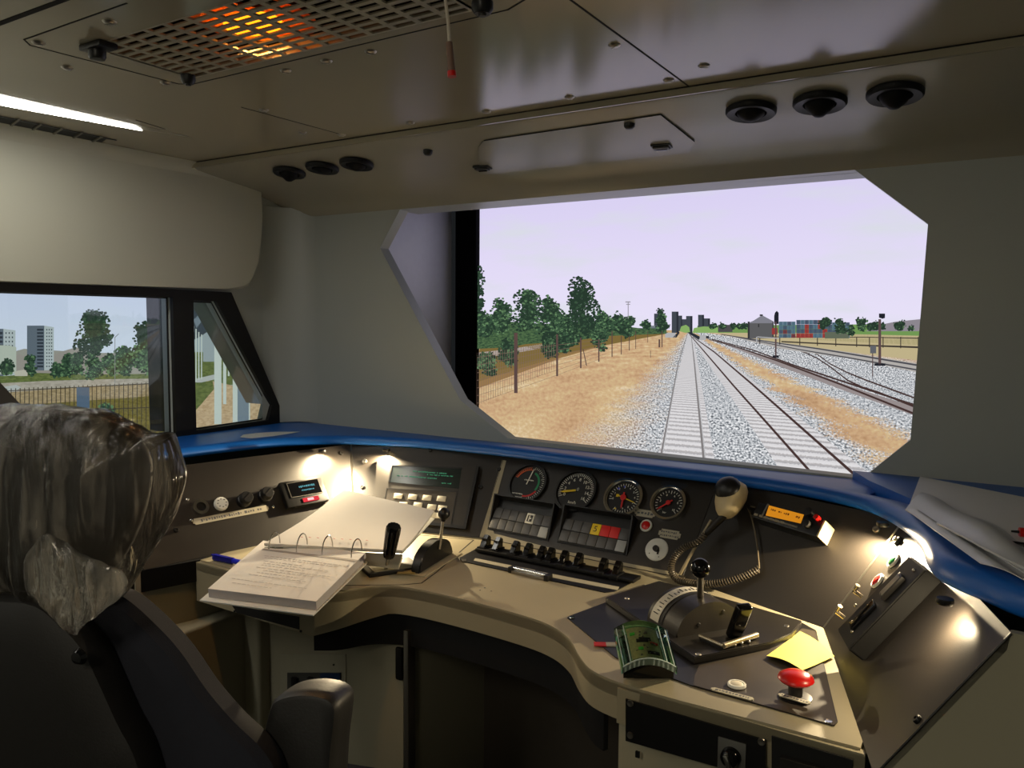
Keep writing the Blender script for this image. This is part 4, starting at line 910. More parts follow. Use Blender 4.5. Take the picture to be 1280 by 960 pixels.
# hooded indicator panels
def indicator(name, cs, label, special):
    TL, TR, BR, BL = cs; cx = sum(c[0] for c in cs)/4; cy = sum(c[1] for c in cs)/4
    M = pf('C', cx, cy); t = thing(name, M, label, 'indicator panel')
    q = [loc2(M, *c) for c in cs]; x0 = (q[0].x+q[3].x)/2; x1 = (q[1].x+q[2].x)/2; y1 = (q[0].y+q[1].y)/2; y0 = (q[2].y+q[3].y)/2; h = y1-y0; w = x1-x0
    b = B(); hd = .038
    for xx in (x0, x1-.004): b.slab([(xx, y0, 0), (xx, y1, 0), (xx, y1, hd), (xx, y0, .002)], (.004, 0, 0))
    b.slab([(x0, y1-.004, 0), (x1, y1-.004, 0), (x1, y1-.004, hd), (x0, y1-.004, hd)], (0, .004, 0)); b.box(((x0+x1)/2, (y0+y1)/2, .001), (w, h, .002))
    b.done('hood', BLK, t)
    b = B(); yt = y0+h*.70; b.slab([(x0+.005, y0+.002, .002), (x1-.005, y0+.002, .002), (x1-.005, yt, .002), (x0+.005, yt, .002)], (0, 0, .004)); b.done('lamp_carrier', pm('carrier_grey', (40, 40, 41), .5), t)
    tw = (w-.014)/7; th = (yt-y0-.006)/2
    for r_ in range(2):
        for c_ in range(7):
            if r_ == 0 and c_ == 6 and False: continue
            b = B(); b.box((x0+.007+tw*(c_+.5), y0+.004+th*(1.5-r_), .0085), (tw*.95, th*.94, .005), .0010)
            m = special.get((r_, c_), GREYT); o = b.done('lamp_tile', m, t)
            if m is YEL: letter('5', th*.7, BLK, o, (x0+.007+tw*(c_+.5), y0+.004+th*(1.5-r_), .0112))
            if m is IVORY:
                bb = B(); bb.box((x0+.007+tw*(c_+.5), y0+.004+th*(1.5-r_), .0113), (tw*.6, th*.6, .0006)); bb.done('symbol', GREYD, o)
                bb = B(); bb.box((x0+.007+tw*(c_+.5)-.002, y0+.004+th*(1.5-r_), .0116), (tw*.12, th*.5, .0006)); bb.box((x0+.007+tw*(c_+.5)+.002, y0+.004+th*(1.5-r_), .0116), (tw*.2, th*.12, .0006)); bb.done('symbol_line', IVORY, o)
    return t
indicator('indicator_panel', [(619, 622), (694, 634), (691, 677), (615, 664)], 'hooded grey indicator lamp panel with one white framed symbol', {(0, 4): IVORY, (1, 6): GREYL})
indicator('indicator_panel', [(705, 636), (793, 648), (788, 696), (702, 679)], 'hooded indicator lamp panel with one yellow and two red tiles', {(0, 3): YEL, (0, 4): REDP, (0, 5): REDP, (1, 6): GREYL})
# small plates, button and key switch right of the indicators
def plate(k, px, py, w, h, rot, label, m=LABEL, cat='label', name='label_plate', text=True, seed=1, lines=1, ink=INK):
    M = pf(k, px, py, rot) if isinstance(k, str) else k
    t = thing(name, M, label, cat); b = B(); b.box((0, 0, .0008), (w, h, .0016)); 
    bmesh.ops.bevel(b.bm, geom=[e for e in b.bm.edges if abs((e.verts[0].co-e.verts[1].co).z) > .001], offset=min(w, h)*.25, segments=3, affect='EDGES'); b.done('plate', m, t)
    if text:
        b = B()
        for i in range(lines): scribble(b, -w*.4, w*.4, (i-(lines-1)/2)*-h*.42, h*.4/lines+.001, .0018, seed+i, .95)
        b.done('print', ink, t)
    return t
plate('C', 806.5, 642, .062, .022, 0, 'small pale label plate just above the round red push button', text=True, seed=2)
plate('C', 837, 668, .066, .026, 0, 'small pale label plate with two lines above the round white key switch', lines=2, seed=5)
plate('C', 843, 606, .084, .018, 0, 'small dark label plate above the rightmost gauge', m=pm('slate_plate', (36, 38, 46), .5), text=False)
def button(M, r, m, label, name='push_button', base=WHITE, h=.008, cat='button'):
    t = thing(name, M, label, cat)
    b = B(); b.lathe([(0, .001), (r, .001), (r*1.0, .004), (r*.92, .006), (r*.75, .006), (r*.72, .003), (0, .003)]); b.done('collar', base, t)
    b = B(); b.lathe([(r*.68, .002), (r*.68, h*.8), (r*.55, h), (0, h*1.08)]); b.done('cap', m, t); return t
button(pf('C', 808, 657.5), .0187, RED, 'round red push button with white collar on the gauge panel')
t = thing('key_switch', pf('C', 821, 687) @ Matrix.Scale(1.36, 4), 'round white key switch disc on the gauge panel', 'switch')
b = B(); b.lathe([(0, .004), (.021, .004), (.0245, .002), (.025, 0)], None, 36); b.done('disc', WHITE, t)
b = B(); b.lathe([(.0065, .004), (.0065, .009), (0, .009)]); b.box((.006, -.006, .0045), (.004, .010, .001), M=None); b.done('lock', GREYD, t)
b = B(); b.box((0, 0, .0095), (.002, .007, .001)); b.done('key_slot', BLK, t)
b = B(); b.sph((-.012, -.012, .0045), .0012, seg=8); b.sph((.010, -.016, .0045), .0012, seg=8); b.done('print_dots', BLK, t)

# --- left panel (A)
M = pf('A', 250, 635) @ Matrix.Scale(1.45, 4); t = thing('key_switch', M, 'open chrome ring key switch, leftmost in the row on the left panel', 'switch')
b = B(); ring(b, .010, .0165, 0, .008); b.done('ring', CHR, t); b = B(); b.lathe([(0, .001), (.010, .001), (.010, 0)]); b.done('keyhole', BLKM, t)
M = pf('A', 275.5, 631) @ Matrix.Scale(1.35, 4); t = thing('rotary_knob', M, 'white ribbed rosette knob, second in the row on the left panel', 'knob')
b = B(); b.lathe([(.0155, 0), (.0165, .004), (.015, .010), (0, .011)], None, 16); b.done('knob', WHITE, t)
b = B(); 
for k in range(8): b.box((.010*math.cos(k*PI/4), .010*math.sin(k*PI/4), .0108), (.003, .0016, .0012), M=None)
b.done('print', INK, t)
for px, py, lb in [(304, 627, 'black rotary knob with a slot, third in the row on the left panel'), (330, 621, 'black rotary knob with a slot, nearest the small display on the left panel')]:
    t = thing('rotary_knob', pf('A', px, py, .6) @ Matrix.Scale(1.3, 4), lb, 'knob', 'black knobs on the left panel')
    b = B(); b.lathe([(.0175, 0), (.0175, .012), (.0155, .014), (.0150, .026), (.0135, .028), (0, .028)], None, 20); b.done('knob', BLK, t)
    b = B(); b.box((0, 0, .0285), (.024, .0035, .001)); b.done('slot_mark', GREYD, t)
M = pf('A', 290, 643.5); q0 = loc2(M, 244, 651); q1 = loc2(M, 338, 633); ang = math.atan2(q1.y-q0.y, q1.x-q0.x)
plate(M @ Matrix.Rotation(ang, 4, 'Z'), 0, 0, (q1-q0).length, .020, 0, 'long pale label strip below the row of knobs on the left panel', seed=9)
for px, py in [(233.5, 625), (333.5, 611), (341, 634), (238.5, 651)]:
    b = B(); b.sph((0, 0, .002), .0055, seg=12); o = b.done('rivet', CHR, desk); o.matrix_parent_inverse = Matrix(); o.data.transform(root_world(desk).inverted() @ pf('A', px, py))
M = pf('A', 378, 617.5); q0 = loc2(M, 352, 622); q1 = loc2(M, 403, 613); ang = math.atan2(q1.y-q0.y, q1.x-q0.x); M = M @ Matrix.Rotation(ang*.3, 4, 'Z') @ Matrix.Scale(1.4, 4)
t = thing('small_display', M, 'small black display unit with blue text and a lit red key on the left panel', 'display')
b = B(); b.box((0, 0, .007), (.112, .066, .014), .004); b.done('body', BLK, t)
b = B(); ring(b, 0, 0, 0, 0) if False else None; b.box((.002, .008, .0145), (.082, .036, .001)); b.done('screen', BLKG, t)
b = B(); b.bm.faces.ensure_lookup_table()
for (x, y, w, h) in [(.002, .0265, .084, .0015), (.002, -.0105, .084, .0015), (-.0395, .008, .0015, .038), (.0435, .008, .0015, .038)]: b.box((x, y, .0152), (w, h, .001))
b.done('screen_border', STEEL, t)
b = B(); scribble(b, -.012, .03, .013, .005, .0155, 3, .9); scribble(b, -.008, .024, .003, .004, .0155, 4, .9); b.done('screen_text', em('cyan_text', (110, 180, 190), .9), t)
b = B(); b.box((.008, -.022, .0150), (.042, .010, .003), .001); b.done('red_key', em('red_lit_key', (230, 60, 70), 1.0), t); b = B(); b.box((.006, -.022, .0168), (.016, .006, .001)); b.done('key_glow', em('pink_lit', (255, 210, 210), 1.1), t)

# --- radio control unit on panel B
M = pf('B', 537, 620); t = thing('radio_control_unit', M, 'flat dark radio control unit with green text display and pale keypad', 'control unit')
l = lambda x, y, h=0: loc2(M, x, y, h)
def quadslab(b, pts, z0, th): q = [l(x, y, z0) for x, y in pts]; b.slab([(p.x, p.y, z0) for p in q], (0, 0, th)); return b
b = B(); quadslab(b, [(472, 576), (599, 584), (582, 662), (466, 648)], 0, .010); bmesh.ops.bevel(b.bm, geom=[e for e in b.bm.edges if all(v.co.z > .009 for v in e.verts)], offset=.002, segments=2, affect='EDGES'); b.done('body', pm('unit_dark', (44, 40, 36), .5), t)
b = B(); quadslab(b, [(490, 581.5), (577, 585.5), (573.5, 611), (486, 602.5)], .0101, .0008); b.done('screen', pm('lcd_dark', (38, 46, 46), .15), t)
b = B(); quadslab(b, [(489, 580.5), (578, 584.5), (577.7, 586.2), (489, 582)], .0102, .002); quadslab(b, [(489, 581), (490.6, 581), (486.8, 603), (485.2, 603)], .0102, .002); b.done('screen_shade', BLK, t)
b = B()
for (x0, x1, y, s_) in [(516, 558, 589.5, 1), (494, 546, 595, 2), (534, 566, 593.5, 5), (552, 566, 604, 3)]:
    a_ = l(x0, y, .011); c_ = l(x1, y+(x1-x0)*.05, .011); scribble(b, a_.x, c_.x, (a_.y+c_.y)/2, .0045, .0113, s_, .85)
b.done('screen_text', em('green_text', (70, 150, 110), .8), t)
b = B(); quadslab(b, [(483, 610.5), (571.5, 614.8), (563.5, 660), (476, 651)], .0101, .0006); b.done('keypad_field', pm('keypad_field', (58, 52, 45), .5), t)
b = B(); quadslab(b, [(483, 610.2), (571.5, 614.4), (571.4, 615.2), (483, 611)], .0103, .0012); quadslab(b, [(483, 610.5), (484, 610.5), (477, 651), (476, 651)], .0103, .0012); quadslab(b, [(570.5, 614.8), (571.5, 614.8), (563.5, 660), (562.5, 660)], .0103, .0012); b.done('keypad_border', BLK, t)
for x, y in [(498, 620.3), (516, 621.4), (534, 622.6), (552, 623.6), (504, 631), (522.5, 631.5), (540, 634), (553, 635.5), (541, 644), (551, 645)]:
    b = B(); p = l(x, y, .011); b.box((p.x, p.y, .0125), (.032, .019, .004), .002); b.done('key', pm('pale_key', (205, 200, 185), .45), t)
b = B(); quadslab(b, [(596, 583.5), (599.5, 583.8), (582.5, 662), (579, 661.6)], .010, .006); quadslab(b, [(466, 645), (582.5, 658.5), (582, 662), (466, 648.5)], .010, .006); b.done('side_rail', BLK, t)

# --- radio with orange display on panel D
M = pf('D', 986, 646, -.0, .0); t = thing('radio_display_unit', M, 'small black radio with a glowing orange display and two knobs on the right panel', 'radio')
l = lambda x, y, h=0: loc2(M, x, y, h)
H = .045
a_ = l(944, 627, H); c_ = l(1031, 652, H); e_ = l(1021, 672, H); ang = math.atan2(c_.y-a_.y, c_.x-a_.x); M = M @ Matrix.Rotation(ang, 4, 'Z'); t.matrix_world = M; _wm[t.name] = M
def l(x, y, h=0): return loc2(M, x, y, h)
a_ = l(944, 627, H); c_ = l(1031, 650, H); e_ = l(1020, 671, H); f_ = l(943, 647, H)
x0, x1, y1, y0 = (a_.x+f_.x)/2, (c_.x+e_.x)/2, (a_.y+c_.y)/2, (e_.y+f_.y)/2
b = B(); b.box(((x0+x1)/2, (y0+y1)/2, H/2), (x1-x0, y1-y0, H), .004); b.done('body', BLK, t)
def fr_(px, py): p = l(px, py, H); return p
p0, p1, p2, p3 = l(961.6, 632, H), l(1005, 643.5, H), l(1001, 654.5, H), l(957.5, 644.5, H)
b = B(); b.slab([(p.x, p.y, H+.0003) for p in (p0, p1, p2, p3)], (0, 0, .0012)); o = b.done('orange_display', em('amber_screen', (214, 136, 30), .9), t)
b = B(); yy = (p0.y+p3.y)/2; scribble(b, p0.x+.004, p1.x-.004, (p1.y+p2.y+p0.y+p3.y)/4+.003, .006, H+.0017, 2, .7); b.done('display_text', pm('amber_ink', (150, 84, 10), .6), t)
b = B(); b.box((p0.x-.004, (p0.y+p3.y)/2, H+.001), (.005, abs(p0.y-p3.y)+.006, .003)); b.box(((p0.x+p1.x)/2, p3.y-.006, H+.001), (p1.x-p0.x, .004, .003)); b.done('display_frame', STEEL, t)
for px, py, m_, r_ in [(1013, 642, BLK, .011), (1010, 656.5, GREYD, .010), (1023, 649, RED, .007)]:
    p = l(px, py, H); b = B(); b.lathe([(r_, 0), (r_*.95, .014), (0, .015)], Matrix.Translation((p.x, p.y, H))); b.done('knob', m_, t)
b = B()
for k in range(6): b.box((x0+.012+k*.016, y0+.009, H+.0015), (.011, .006, .003), .0008)
b.done('key_row', pm('small_key_grey', (150, 140, 118), .5), t)
b = B(); b.box((x1+.004, (y0+y1)/2, H*.55), (.006, (y1-y0)*1.0, H*1.1), .002); b.done('side_bracket', pm('bracket_beige', (170, 155, 122), .45), t)
b = B(); b.box((x0-.014, (y0+y1)/2, .012), (.02, .02, .024), .003); b.cyl((x0-.02, (y0+y1)/2+.004, .015), (x0-.045, (y0+y1)/2+.012, .018), .007, seg=12); b.done('plug', BLK, t)

# --- panel E: buttons and the black switch box
def pe(px, py, h=0, rot=0): return pf('E', px, py, rot, h)
t = button(pe(1118, 702), .0185, GREEN, 'round green push button with white collar on the right-hand panel', base=WHITE)
t = button(pe(1098, 727), .0185, RED, 'round red push button with white collar on the right-hand panel', base=WHITE)
t = thing('toggle_catch', pe(1124, 677), 'small metal catch near the top of the right-hand panel', 'catch'); b = B(); b.box((0, 0, .004), (.012, .022, .008), .002); b.done('base', GREYD, t); b = B(); b.box((.004, 0, .011), (.006, .010, .008), .002); b.done('tab', LABEL, t)
M = pe(1100, 765); t = thing('switch_box', M, 'long black switch box with small levers and a plate on the right-hand panel', 'switch box')
def l(x, y, h=0): return loc2(M, x, y, h)
HB = .036
c1, c2, c3, c4 = l(1137, 694, HB), l(1157, 711, HB), l(1060, 812, HB), l(1046, 787, HB)
xa_, xb_ = min(c1.x, c2.x), max(c3.x, c4.x); ya_, yb_ = (c2.y+c3.y)/2, (c1.y+c4.y)/2
if ya_ > yb_: ya_, yb_ = yb_, ya_
lo = [Vector((c.x, c.y, 0)) for c in (c1, c2, c3, c4)]
b = B(); b.slab([(c.x, c.y, 0) for c in (c1, c2, c3, c4)], (0, 0, HB)); bmesh.ops.bevel(b.bm, geom=list(b.bm.edges), offset=.003, segments=2, affect='EDGES'); b.done('housing', pm('box_black', (10, 10, 10), .6), t)
def onbox(px, py): return l(px, py, HB)
p = onbox(1118, 735); dr = (c4-c1).normalized(); an = math.atan2(dr.y, dr.x)
def R_(p, z=0): return Matrix.Translation((p.x, p.y, HB+z)) @ Matrix.Rotation(an, 4, 'Z')
b = B(); b.box((0, 0, .005), (.060, .026, .010), .002, M=R_(p)); b.done('grey_plate', GREYD, t)
b = B(); b.box((0, 0, .0105), (.050, .018, .001), M=R_(p)); b.done('plate_face', pm('plate_face', (110, 108, 104), .35), t)
for px, py in [(1077, 746), (1055, 772)]:
    p = onbox(px, py); b = B(); b.cyl(R_(p) @ Vector((0, 0, 0)), R_(p) @ Vector((0, 0, .02)), .0045, seg=12); b.cyl(R_(p) @ Vector((0, -.001, .018)), R_(p) @ Vector((-.016, .003, .022)), .004, .005, 12); b.done('toggle_lever', pm('toggle_chrome_warm', (190, 176, 150), .25, .8), t)
for px, py in [(1070, 757), (1066, 790), (1143, 713)]:
    p = onbox(px, py); b = B(); b.sph((p.x, p.y, HB+.001), .0035, seg=10); b.done('screw', STEEL, t)
p = onbox(1080, 770); b = B(); b.box((0, 0, .003), (.07, .03, .006), .002, M=R_(p)); b.done('dark_plate', BLKG, t)

# ================================================================== ON THE DESK
ZT_ = ZD
def zslab(b, pts, z, th): b.slab([Vector((*onz(x, y, z).to_2d(), z)) for x, y in pts], (0, 0, th)); return b
# switch row
t = thing('switch_row_plate', tuple(onz(690, 712, ZD)), 'long black plate set in the desk that carries the row of rocker switches', 'switch plate')
b = B(); zslab(b, [(574, 698), (577, 702), (756, 741), (768, 740), (799, 724), (794, 719), (606, 683), (600, 684)], ZD+.0005, .002); b.done('plate', BLK, t, world=True)
b = B(); zslab(b, [(594, 698), (669, 713), (667, 717), (592, 701)], ZD+.0026, .001); zslab(b, [(671, 714), (774, 734), (772, 738), (669, 718)], ZD+.0026, .001); b.done('label_strip', LABEL, t, world=True)
b = B(); zslab(b, [(577, 699), (583, 699), (583, 702), (577, 702)], ZD+.0026, .001)
b.done('fixing', STEEL, t, world=True)
tg = None
TG = [(606, 688, 'first rocker switch from the left in the black row'), (621, 691, 'second rocker switch from the left in the black row'), (643, 696, 'third rocker switch from the left in the black row, standing up'), (659, 699, 'fourth rocker switch from the left in the black row'),
      (676, 703, 'fifth rocker switch from the left in the black row'), (687, 705, 'sixth rocker switch from the left in the black row, close to the fifth'), (704, 709, 'fourth rocker switch from the right in the black row'), (722, 712, 'third rocker switch from the right in the black row'),
      (753, 719, 'second rocker switch from the right in the black row'), (771, 723, 'last rocker switch at the right end of the black row')]
ud = (onz(790, 722, ZD)-onz(600, 684, ZD)); ta = math.atan2(ud.y, ud.x)
for i, (px, py, lb) in enumerate(TG):
    M = Matrix.Translation(onz(px, py, ZD+.002)) @ Matrix.Rotation(ta, 4, 'Z')
    if tg is None:
        tg = thing('rocker_switch', M, lb, 'switch', 'rocker switches in the black row')
        b = B(); b.box((0, 0, .008), (.026, .050, .015), .003); b.done('base', BLK, tg)
        b = B(); b.slab([(-.009, -.018, .014), (-.009, .020, .014), (-.009, .022, .040), (-.009, .010, .047), (-.009, -.006, .028)], (.018, 0, 0)); bmesh.ops.bevel(b.bm, geom=list(b.bm.edges), offset=.002, segments=2, affect='EDGES'); b.done('rocker', BLKG, tg)
        b = B(); 
        for k in range(4): b.box((-.006+k*.004, .0, .035), (.0012, .016, .003), M=Matrix.Translation((0, 0, 0)))
        b.done('grip_ridges', GREYD, tg)
    else: copy_thing(tg, M, lb)
for k in range(9):
    a_ = TG[k]; c_ = TG[k+1]; b = B(); p = onz((a_[0]+c_[0])/2+1, (a_[1]+c_[1])/2+2, ZD+.004); b.lathe([(0, .003), (.0035, .002), (.004, 0)], Matrix.Translation(p)); b.done('indicator_stud', STEEL, t, world=True)
b = B(); b.box((0, 0, .006), (.52, .05, .010), .003, M=Matrix.Translation(onz(692, 706, ZD+.003)) @ Matrix.Rotation(ta, 4, 'Z')); b.done('switch_rail', BLK, t, world=True)
# paper clamp at the front of the row
M = Matrix.Translation(onz(662, 720, ZD)) @ Matrix.Rotation(ta-.03, 4, 'Z'); t = thing('paper_clamp', M, 'shiny metal paper clamp on the desk in front of the switch row', 'clamp')
b = B(); b.box((0, 0, .004), (.118, .020, .008), .002); b.done('base_bar', STEEL, t); b = B(); b.cyl((-.055, .003, .011), (.055, .003, .011), .006, seg=14); b.done('roller', CHR, t)
b = B(); b.box((-.060, 0, .008), (.010, .024, .016), .002); b.done('end_cap', BLK, t); b = B(); b.box((.060, 0, .008), (.014, .026, .016), .002); b.done('end_cap', BLK, t)

# left lever plate contents
_pa, _pb = onz(519, 718, ZD), onz(561, 692, ZD); _dd = _pb-_pa
M = Matrix.Translation((_pa+_pb)/2) @ Matrix.Rotation(math.atan2(_dd.y, _dd.x), 4, 'Z')
t = thing('ball_lever', M, 'lever with black ball and chrome rod rising from a black quadrant', 'lever')
b = B(); b.box((0, 0, .0015), (.24, .075, .003), .001); b.done('base_plate', DESK, t)
b = B(); R0_ = _dd.length/2*1.0
outl = [(R0_*math.cos(a), R0_*math.sin(a)*.62) for a in [PI*k/20 for k in range(21)]]
b.slab([(x, -.014, z+.003) for x, z in outl], (0, .028, 0)); bmesh.ops.bevel(b.bm, geom=[e for e in b.bm.edges if abs(e.verts[0].co.y-e.verts[1].co.y) < 1e-5], offset=.003, segments=2, affect='EDGES'); b.done('quadrant', BLK, t)
dirv = Vector((.012, 0, .0)); tp = loc2(M, 555, 641, 0)
# rod leans so that the ball sits above the quadrant
ball = M.inverted() @ onz(555, 642, ZD+.150)
foot = M.inverted() @ onz(549, 686, ZD+.045); b = B(); b.cyl(foot, ball, .0045, .0045, 14); b.done('rod', CHR, t)
b = B(); b.sph(ball, .0175); b.cyl(ball-(ball-foot).normalized()*.022, ball-(ball-foot).normalized()*.010, .007, .011, 16); b.done('ball_knob', BLK, t)
M = Matrix.Translation(onz(483, 712, ZD)) @ Matrix.Rotation(D(60), 4, 'Z')
t = thing('handle_lever', M, 'short lever with thick black fluted handle beside the ring binder', 'lever')
b = B(); b.box((.01, .0, .006), (.15, .10, .012), .002); b.done('base_plate', BLK, t); b = B(); b.box((-.015, -.02, .013), (.07, .055, .002), .0008); b.done('steel_plate', pm('alloy_plate', (130, 124, 108), .4, .5), t)
hb = M.inverted() @ onz(485.5, 697, ZD+.060); ht = M.inverted() @ onz(492.5, 657, ZD+.155); fb = M.inverted() @ onz(482, 712, ZD+.012)
b = B(); b.cyl(fb, hb+(ht-hb)*.1, .0055, .0055, 14); b.done('stem', CHR, t)
b = B(); d_ = (ht-hb); Mh = Matrix.Translation(hb) @ d_.to_track_quat('Z', 'Y').to_matrix().to_4x4(); L_ = d_.length
rings = []
for z_, r_ in [(0, .010), (.004, .0145), (L_*.2, .0165), (L_*.8, .0195), (L_*.95, .019), (L_, .0165)]:
    rings.append([Mh @ Vector(((r_+.0008*math.cos(12*a))*math.cos(a), (r_+.0008*math.cos(12*a))*math.sin(a), z_)) for a in [2*PI*k/48 for k in range(48)]])
b.loft(rings); b.done('grip', BLKG, t)
# white box between the levers and a yellow tab
M = Matrix.Translation(onz(511, 712, ZD)) @ Matrix.Rotation(D(30), 4, 'Z'); t = thing('lever_scale_plate', M, 'brass coloured scale plate between the two left levers', 'plate')
b = B(); b.box((0, 0, .0045), (.05, .10, .003), .001); b.done('plate', pm('brass_plate', (176, 150, 92), .35, .5), t); b = B(); 
for k in range(5): b.box((-.008, -.035+k*.018, .0063), (.022, .002, .0006))
b.done('scale_marks', INK, t)

# ring binder
zf, zn = .880, .846
A_ = [Vector((*onz(x, y, z).to_2d(), z)) for x, y, z in [(329, 676, zf), (457, 691, zf), (395, 752, zn), (260, 736, zn)]]
nb = (A_[1]-A_[0]).cross(A_[3]-A_[0]).normalized(); nb = nb if nb.z > 0 else -nb
t = thing('ring_binder', tuple(A_[3]), 'open white ring binder of printed pages lying over the left front edge of the desk', 'binder')
b = B(); b.slab(A_, -nb*.022); b.done('page_stack', [PAPERS], t, world=True)
b = B(); b.slab(A_, nb*.0006); pg = b.done('top_page', PAPER, t, world=True)
ex = (A_[1]-A_[0]); ey = (A_[0]-A_[3])
cvr = [A_[0]-nb*.0232-ex*.02+ey*.05, A_[1]-nb*.0232+ex*.03+ey*.05, A_[2]-nb*.0232+ex*.0-ey*.07, A_[3]-nb*.0232-ex*.05-ey*.06]
b = B(); b.slab(cvr, -nb*.003); b.done('lower_cover', WHITE, t, world=True)
def pgpt(u, v, h=.0009): return A_[3]+ex*u+ey*v+nb*h
b = B()
for k, (v, u0, u1) in enumerate([(.70, .16, .90), (.665, .18, .86), (.60, .20, .55), (.56, .22, .80), (.52, .22, .62), (.47, .20, .85), (.43, .28, .70), (.38, .25, .60), (.33, .2, .7), (.22, .1, .75), (.15, .14, .5)]):
    rr = random.Random(k); u = u0
    while u < u1:
        w = rr.uniform(.015, .05); q = [pgpt(u, v-.006), pgpt(u+w, v-.006), pgpt(u+w, v+.004), pgpt(u, v+.004)]; b.slab(q, nb*.0002); u += w+.012
b.done('print', pm('faint_print', (204, 198, 192), .8), pg, world=True)
b = B(); b.slab([pgpt(.08, .80), pgpt(.98, .80), pgpt(.985, .835), pgpt(.085, .835)], nb*.0003); b.done('printed_bar', pm('grey_bar', (160, 152, 145), .8), pg, world=True)
b = B(); b.slab([pgpt(.145, .88), pgpt(.17, .88), pgpt(.17, .92), pgpt(.145, .92)], nb*.0003); b.done('crest_mark', pm('crest_yellow_green', (170, 170, 60), .7), pg, world=True)
b = B(); b.slab([pgpt(.185, .89), pgpt(.25, .89), pgpt(.25, .91), pgpt(.185, .91)], nb*.0003); b.done('crest_text', INK, pg, world=True)
# raised pages turned back
U_ = [Vector((*onz(x, y, z).to_2d(), z)) for x, y, z in [(330, 679, .890), (503, 688, .885), (543, 638, .945), (430, 612, .965)]]
rings = []
nu = (U_[1]-U_[0]).cross(U_[3]-U_[0]).normalized(); nu = nu if nu.z > 0 else -nu
Q0, Q1 = U_[0], U_[1]
steps = 10; prof_ = []
b = B(); cols = []
for i in range(steps+1):
    s_ = i/steps; a0 = U_[0].lerp(U_[3], s_); a1 = U_[1].lerp(U_[2], s_)
    bend = nu*(-.008*math.sin(PI*s_)); a0 = a0+bend*1.2; a1 = a1+bend*.6
    rings.append([a0, a1, a1-nu*.006, a0-nu*.006])
b.loft(rings); up_ = b.done('turned_pages', PAPER, t, world=True)
b = B(); b.slab([U_[0]-nu*.008, U_[1]-nu*.008, U_[2]-nu*.026, U_[3]-nu*.030], -nu*.002); b.done('upper_cover', WHITE, t, world=True)
b = B(); b.slab([A_[0]-nb*.024, A_[1]-nb*.024+ex*.3, U_[1]-nu*.012, U_[0]-nu*.012], Vector((0, 0, -.012))); b.done('spine', pm('spine_cream', (190, 182, 160), .5), t, world=True)
b = B()
for k in range(9):
    u_ = .2+.06*k; p = U_[0].lerp(U_[1], u_)+ (U_[3]-U_[0])*.12+nu*.001; b.box(p, (.008, .002, .001))
b.done('red_print', pm('red_faint_print', (214, 150, 140), .8), up_, world=True)
for k, (px, py) in enumerate([(342, 681), (376.5, 683), (408.5, 686), (445, 690)]):
    b = B(); c0 = onz(px-6, py+5, zf+.003); c0.z = zf-.002; c1_ = c0+(U_[3]-U_[0]).normalized()*.036+Vector((.012, 0, .008)); pts = []
    for i in range(13):
        a = PI*i/12; pts.append(c0.lerp(c1_, .5-.5*math.cos(a))+Vector((0, 0, .040*math.sin(a))))
    b.tube(pts, .0017, 8); b.done('ring', CHR, t, world=True)
# blue pen
M = Matrix.Translation(onz(283, 701, ZD+.009)) @ Matrix.Rotation(D(-5), 4, 'Z') @ Matrix.Scale(1.6, 4); t = thing('blue_pen', M, 'blue plastic pen lying on the left corner of the desk', 'pen')
BP = pm('blue_pen_plastic', (20, 30, 200), .3)
b = B(); b.cyl((-.035, 0, 0), (.10, .02, 0), .0048, .0046, 12); b.done('barrel', BP, t); b = B(); b.cyl((-.036, -.0001, 0), (.01, .0067, 0), .0062, .0058, 12); b.box((-.012, -.003, .007), (.044, .0035, .002), M=Matrix.Rotation(.14, 4, 'Z')); b.done('cap', pm('navy_cap', (14, 18, 140), .3), t)

# right control plates
t = thing('right_control_plate', tuple(onz(850, 800, ZD)), 'large dark laminate plate covering the right wing of the desk', 'plate')
PLT = pm('control_plate_laminate', (62, 55, 47), .42, var=.05, scale=8, bump=.08, bscale=500)
b = B(); zslab(b, [(709, 773), (712, 771), (826, 727.5), (858, 737), (1000, 778), (1020, 789), (1047, 903), (1043, 908), (865, 858), (770, 823)], ZD+.0003, .0022); b.done('plate', pm('plate_black', (22, 21, 22), .38, var=.04), t, world=True)
b = B(); zslab(b, [(874, 832), (962, 812), (1003, 786), (1019, 789), (1046, 903), (1042, 907), (867, 857), (868, 845)], ZD+.0026, .001); b.done('front_plate', PLT, t, world=True)
for x, y in [(715, 772), (1036, 902)]:
    b = B(); b.lathe([(0, .002), (.006, .0016), (.007, 0)], Matrix.Translation(onz(x, y, ZD+.0036))); b.done('screw', CHR, t, world=True)
b = B(); zslab(b, [(806, 731), (832, 738), (829, 741), (812, 737)], ZD+.003, .001); b.done('label_strip', LABEL, t, world=True)
t = thing('controller_plate', tuple(onz(850, 790, ZD)), 'raised black plate carrying the quadrant controller and the paddle handle', 'plate')
b = B(); zslab(b, [(757, 753), (824, 732), (905, 755), (1002, 783), (990, 799), (962, 811), (868, 830)], ZD+.004, .014); bmesh.ops.bevel(b.bm, geom=[e for e in b.bm.edges if all(v.co.z > ZD+.017 for v in e.verts)], offset=.002, segments=2, affect='EDGES'); b.done('plate', pm('raised_plate_black', (34, 32, 30), .3), t, world=True)
for x, y in [(784, 748), (983, 782), (873, 818)]:
    b = B(); b.lathe([(0, .002), (.005, .0016), (.006, 0)], Matrix.Translation(onz(x, y, ZD+.018))); b.done('screw', STEEL, t, world=True)
ZQ = ZD+.018
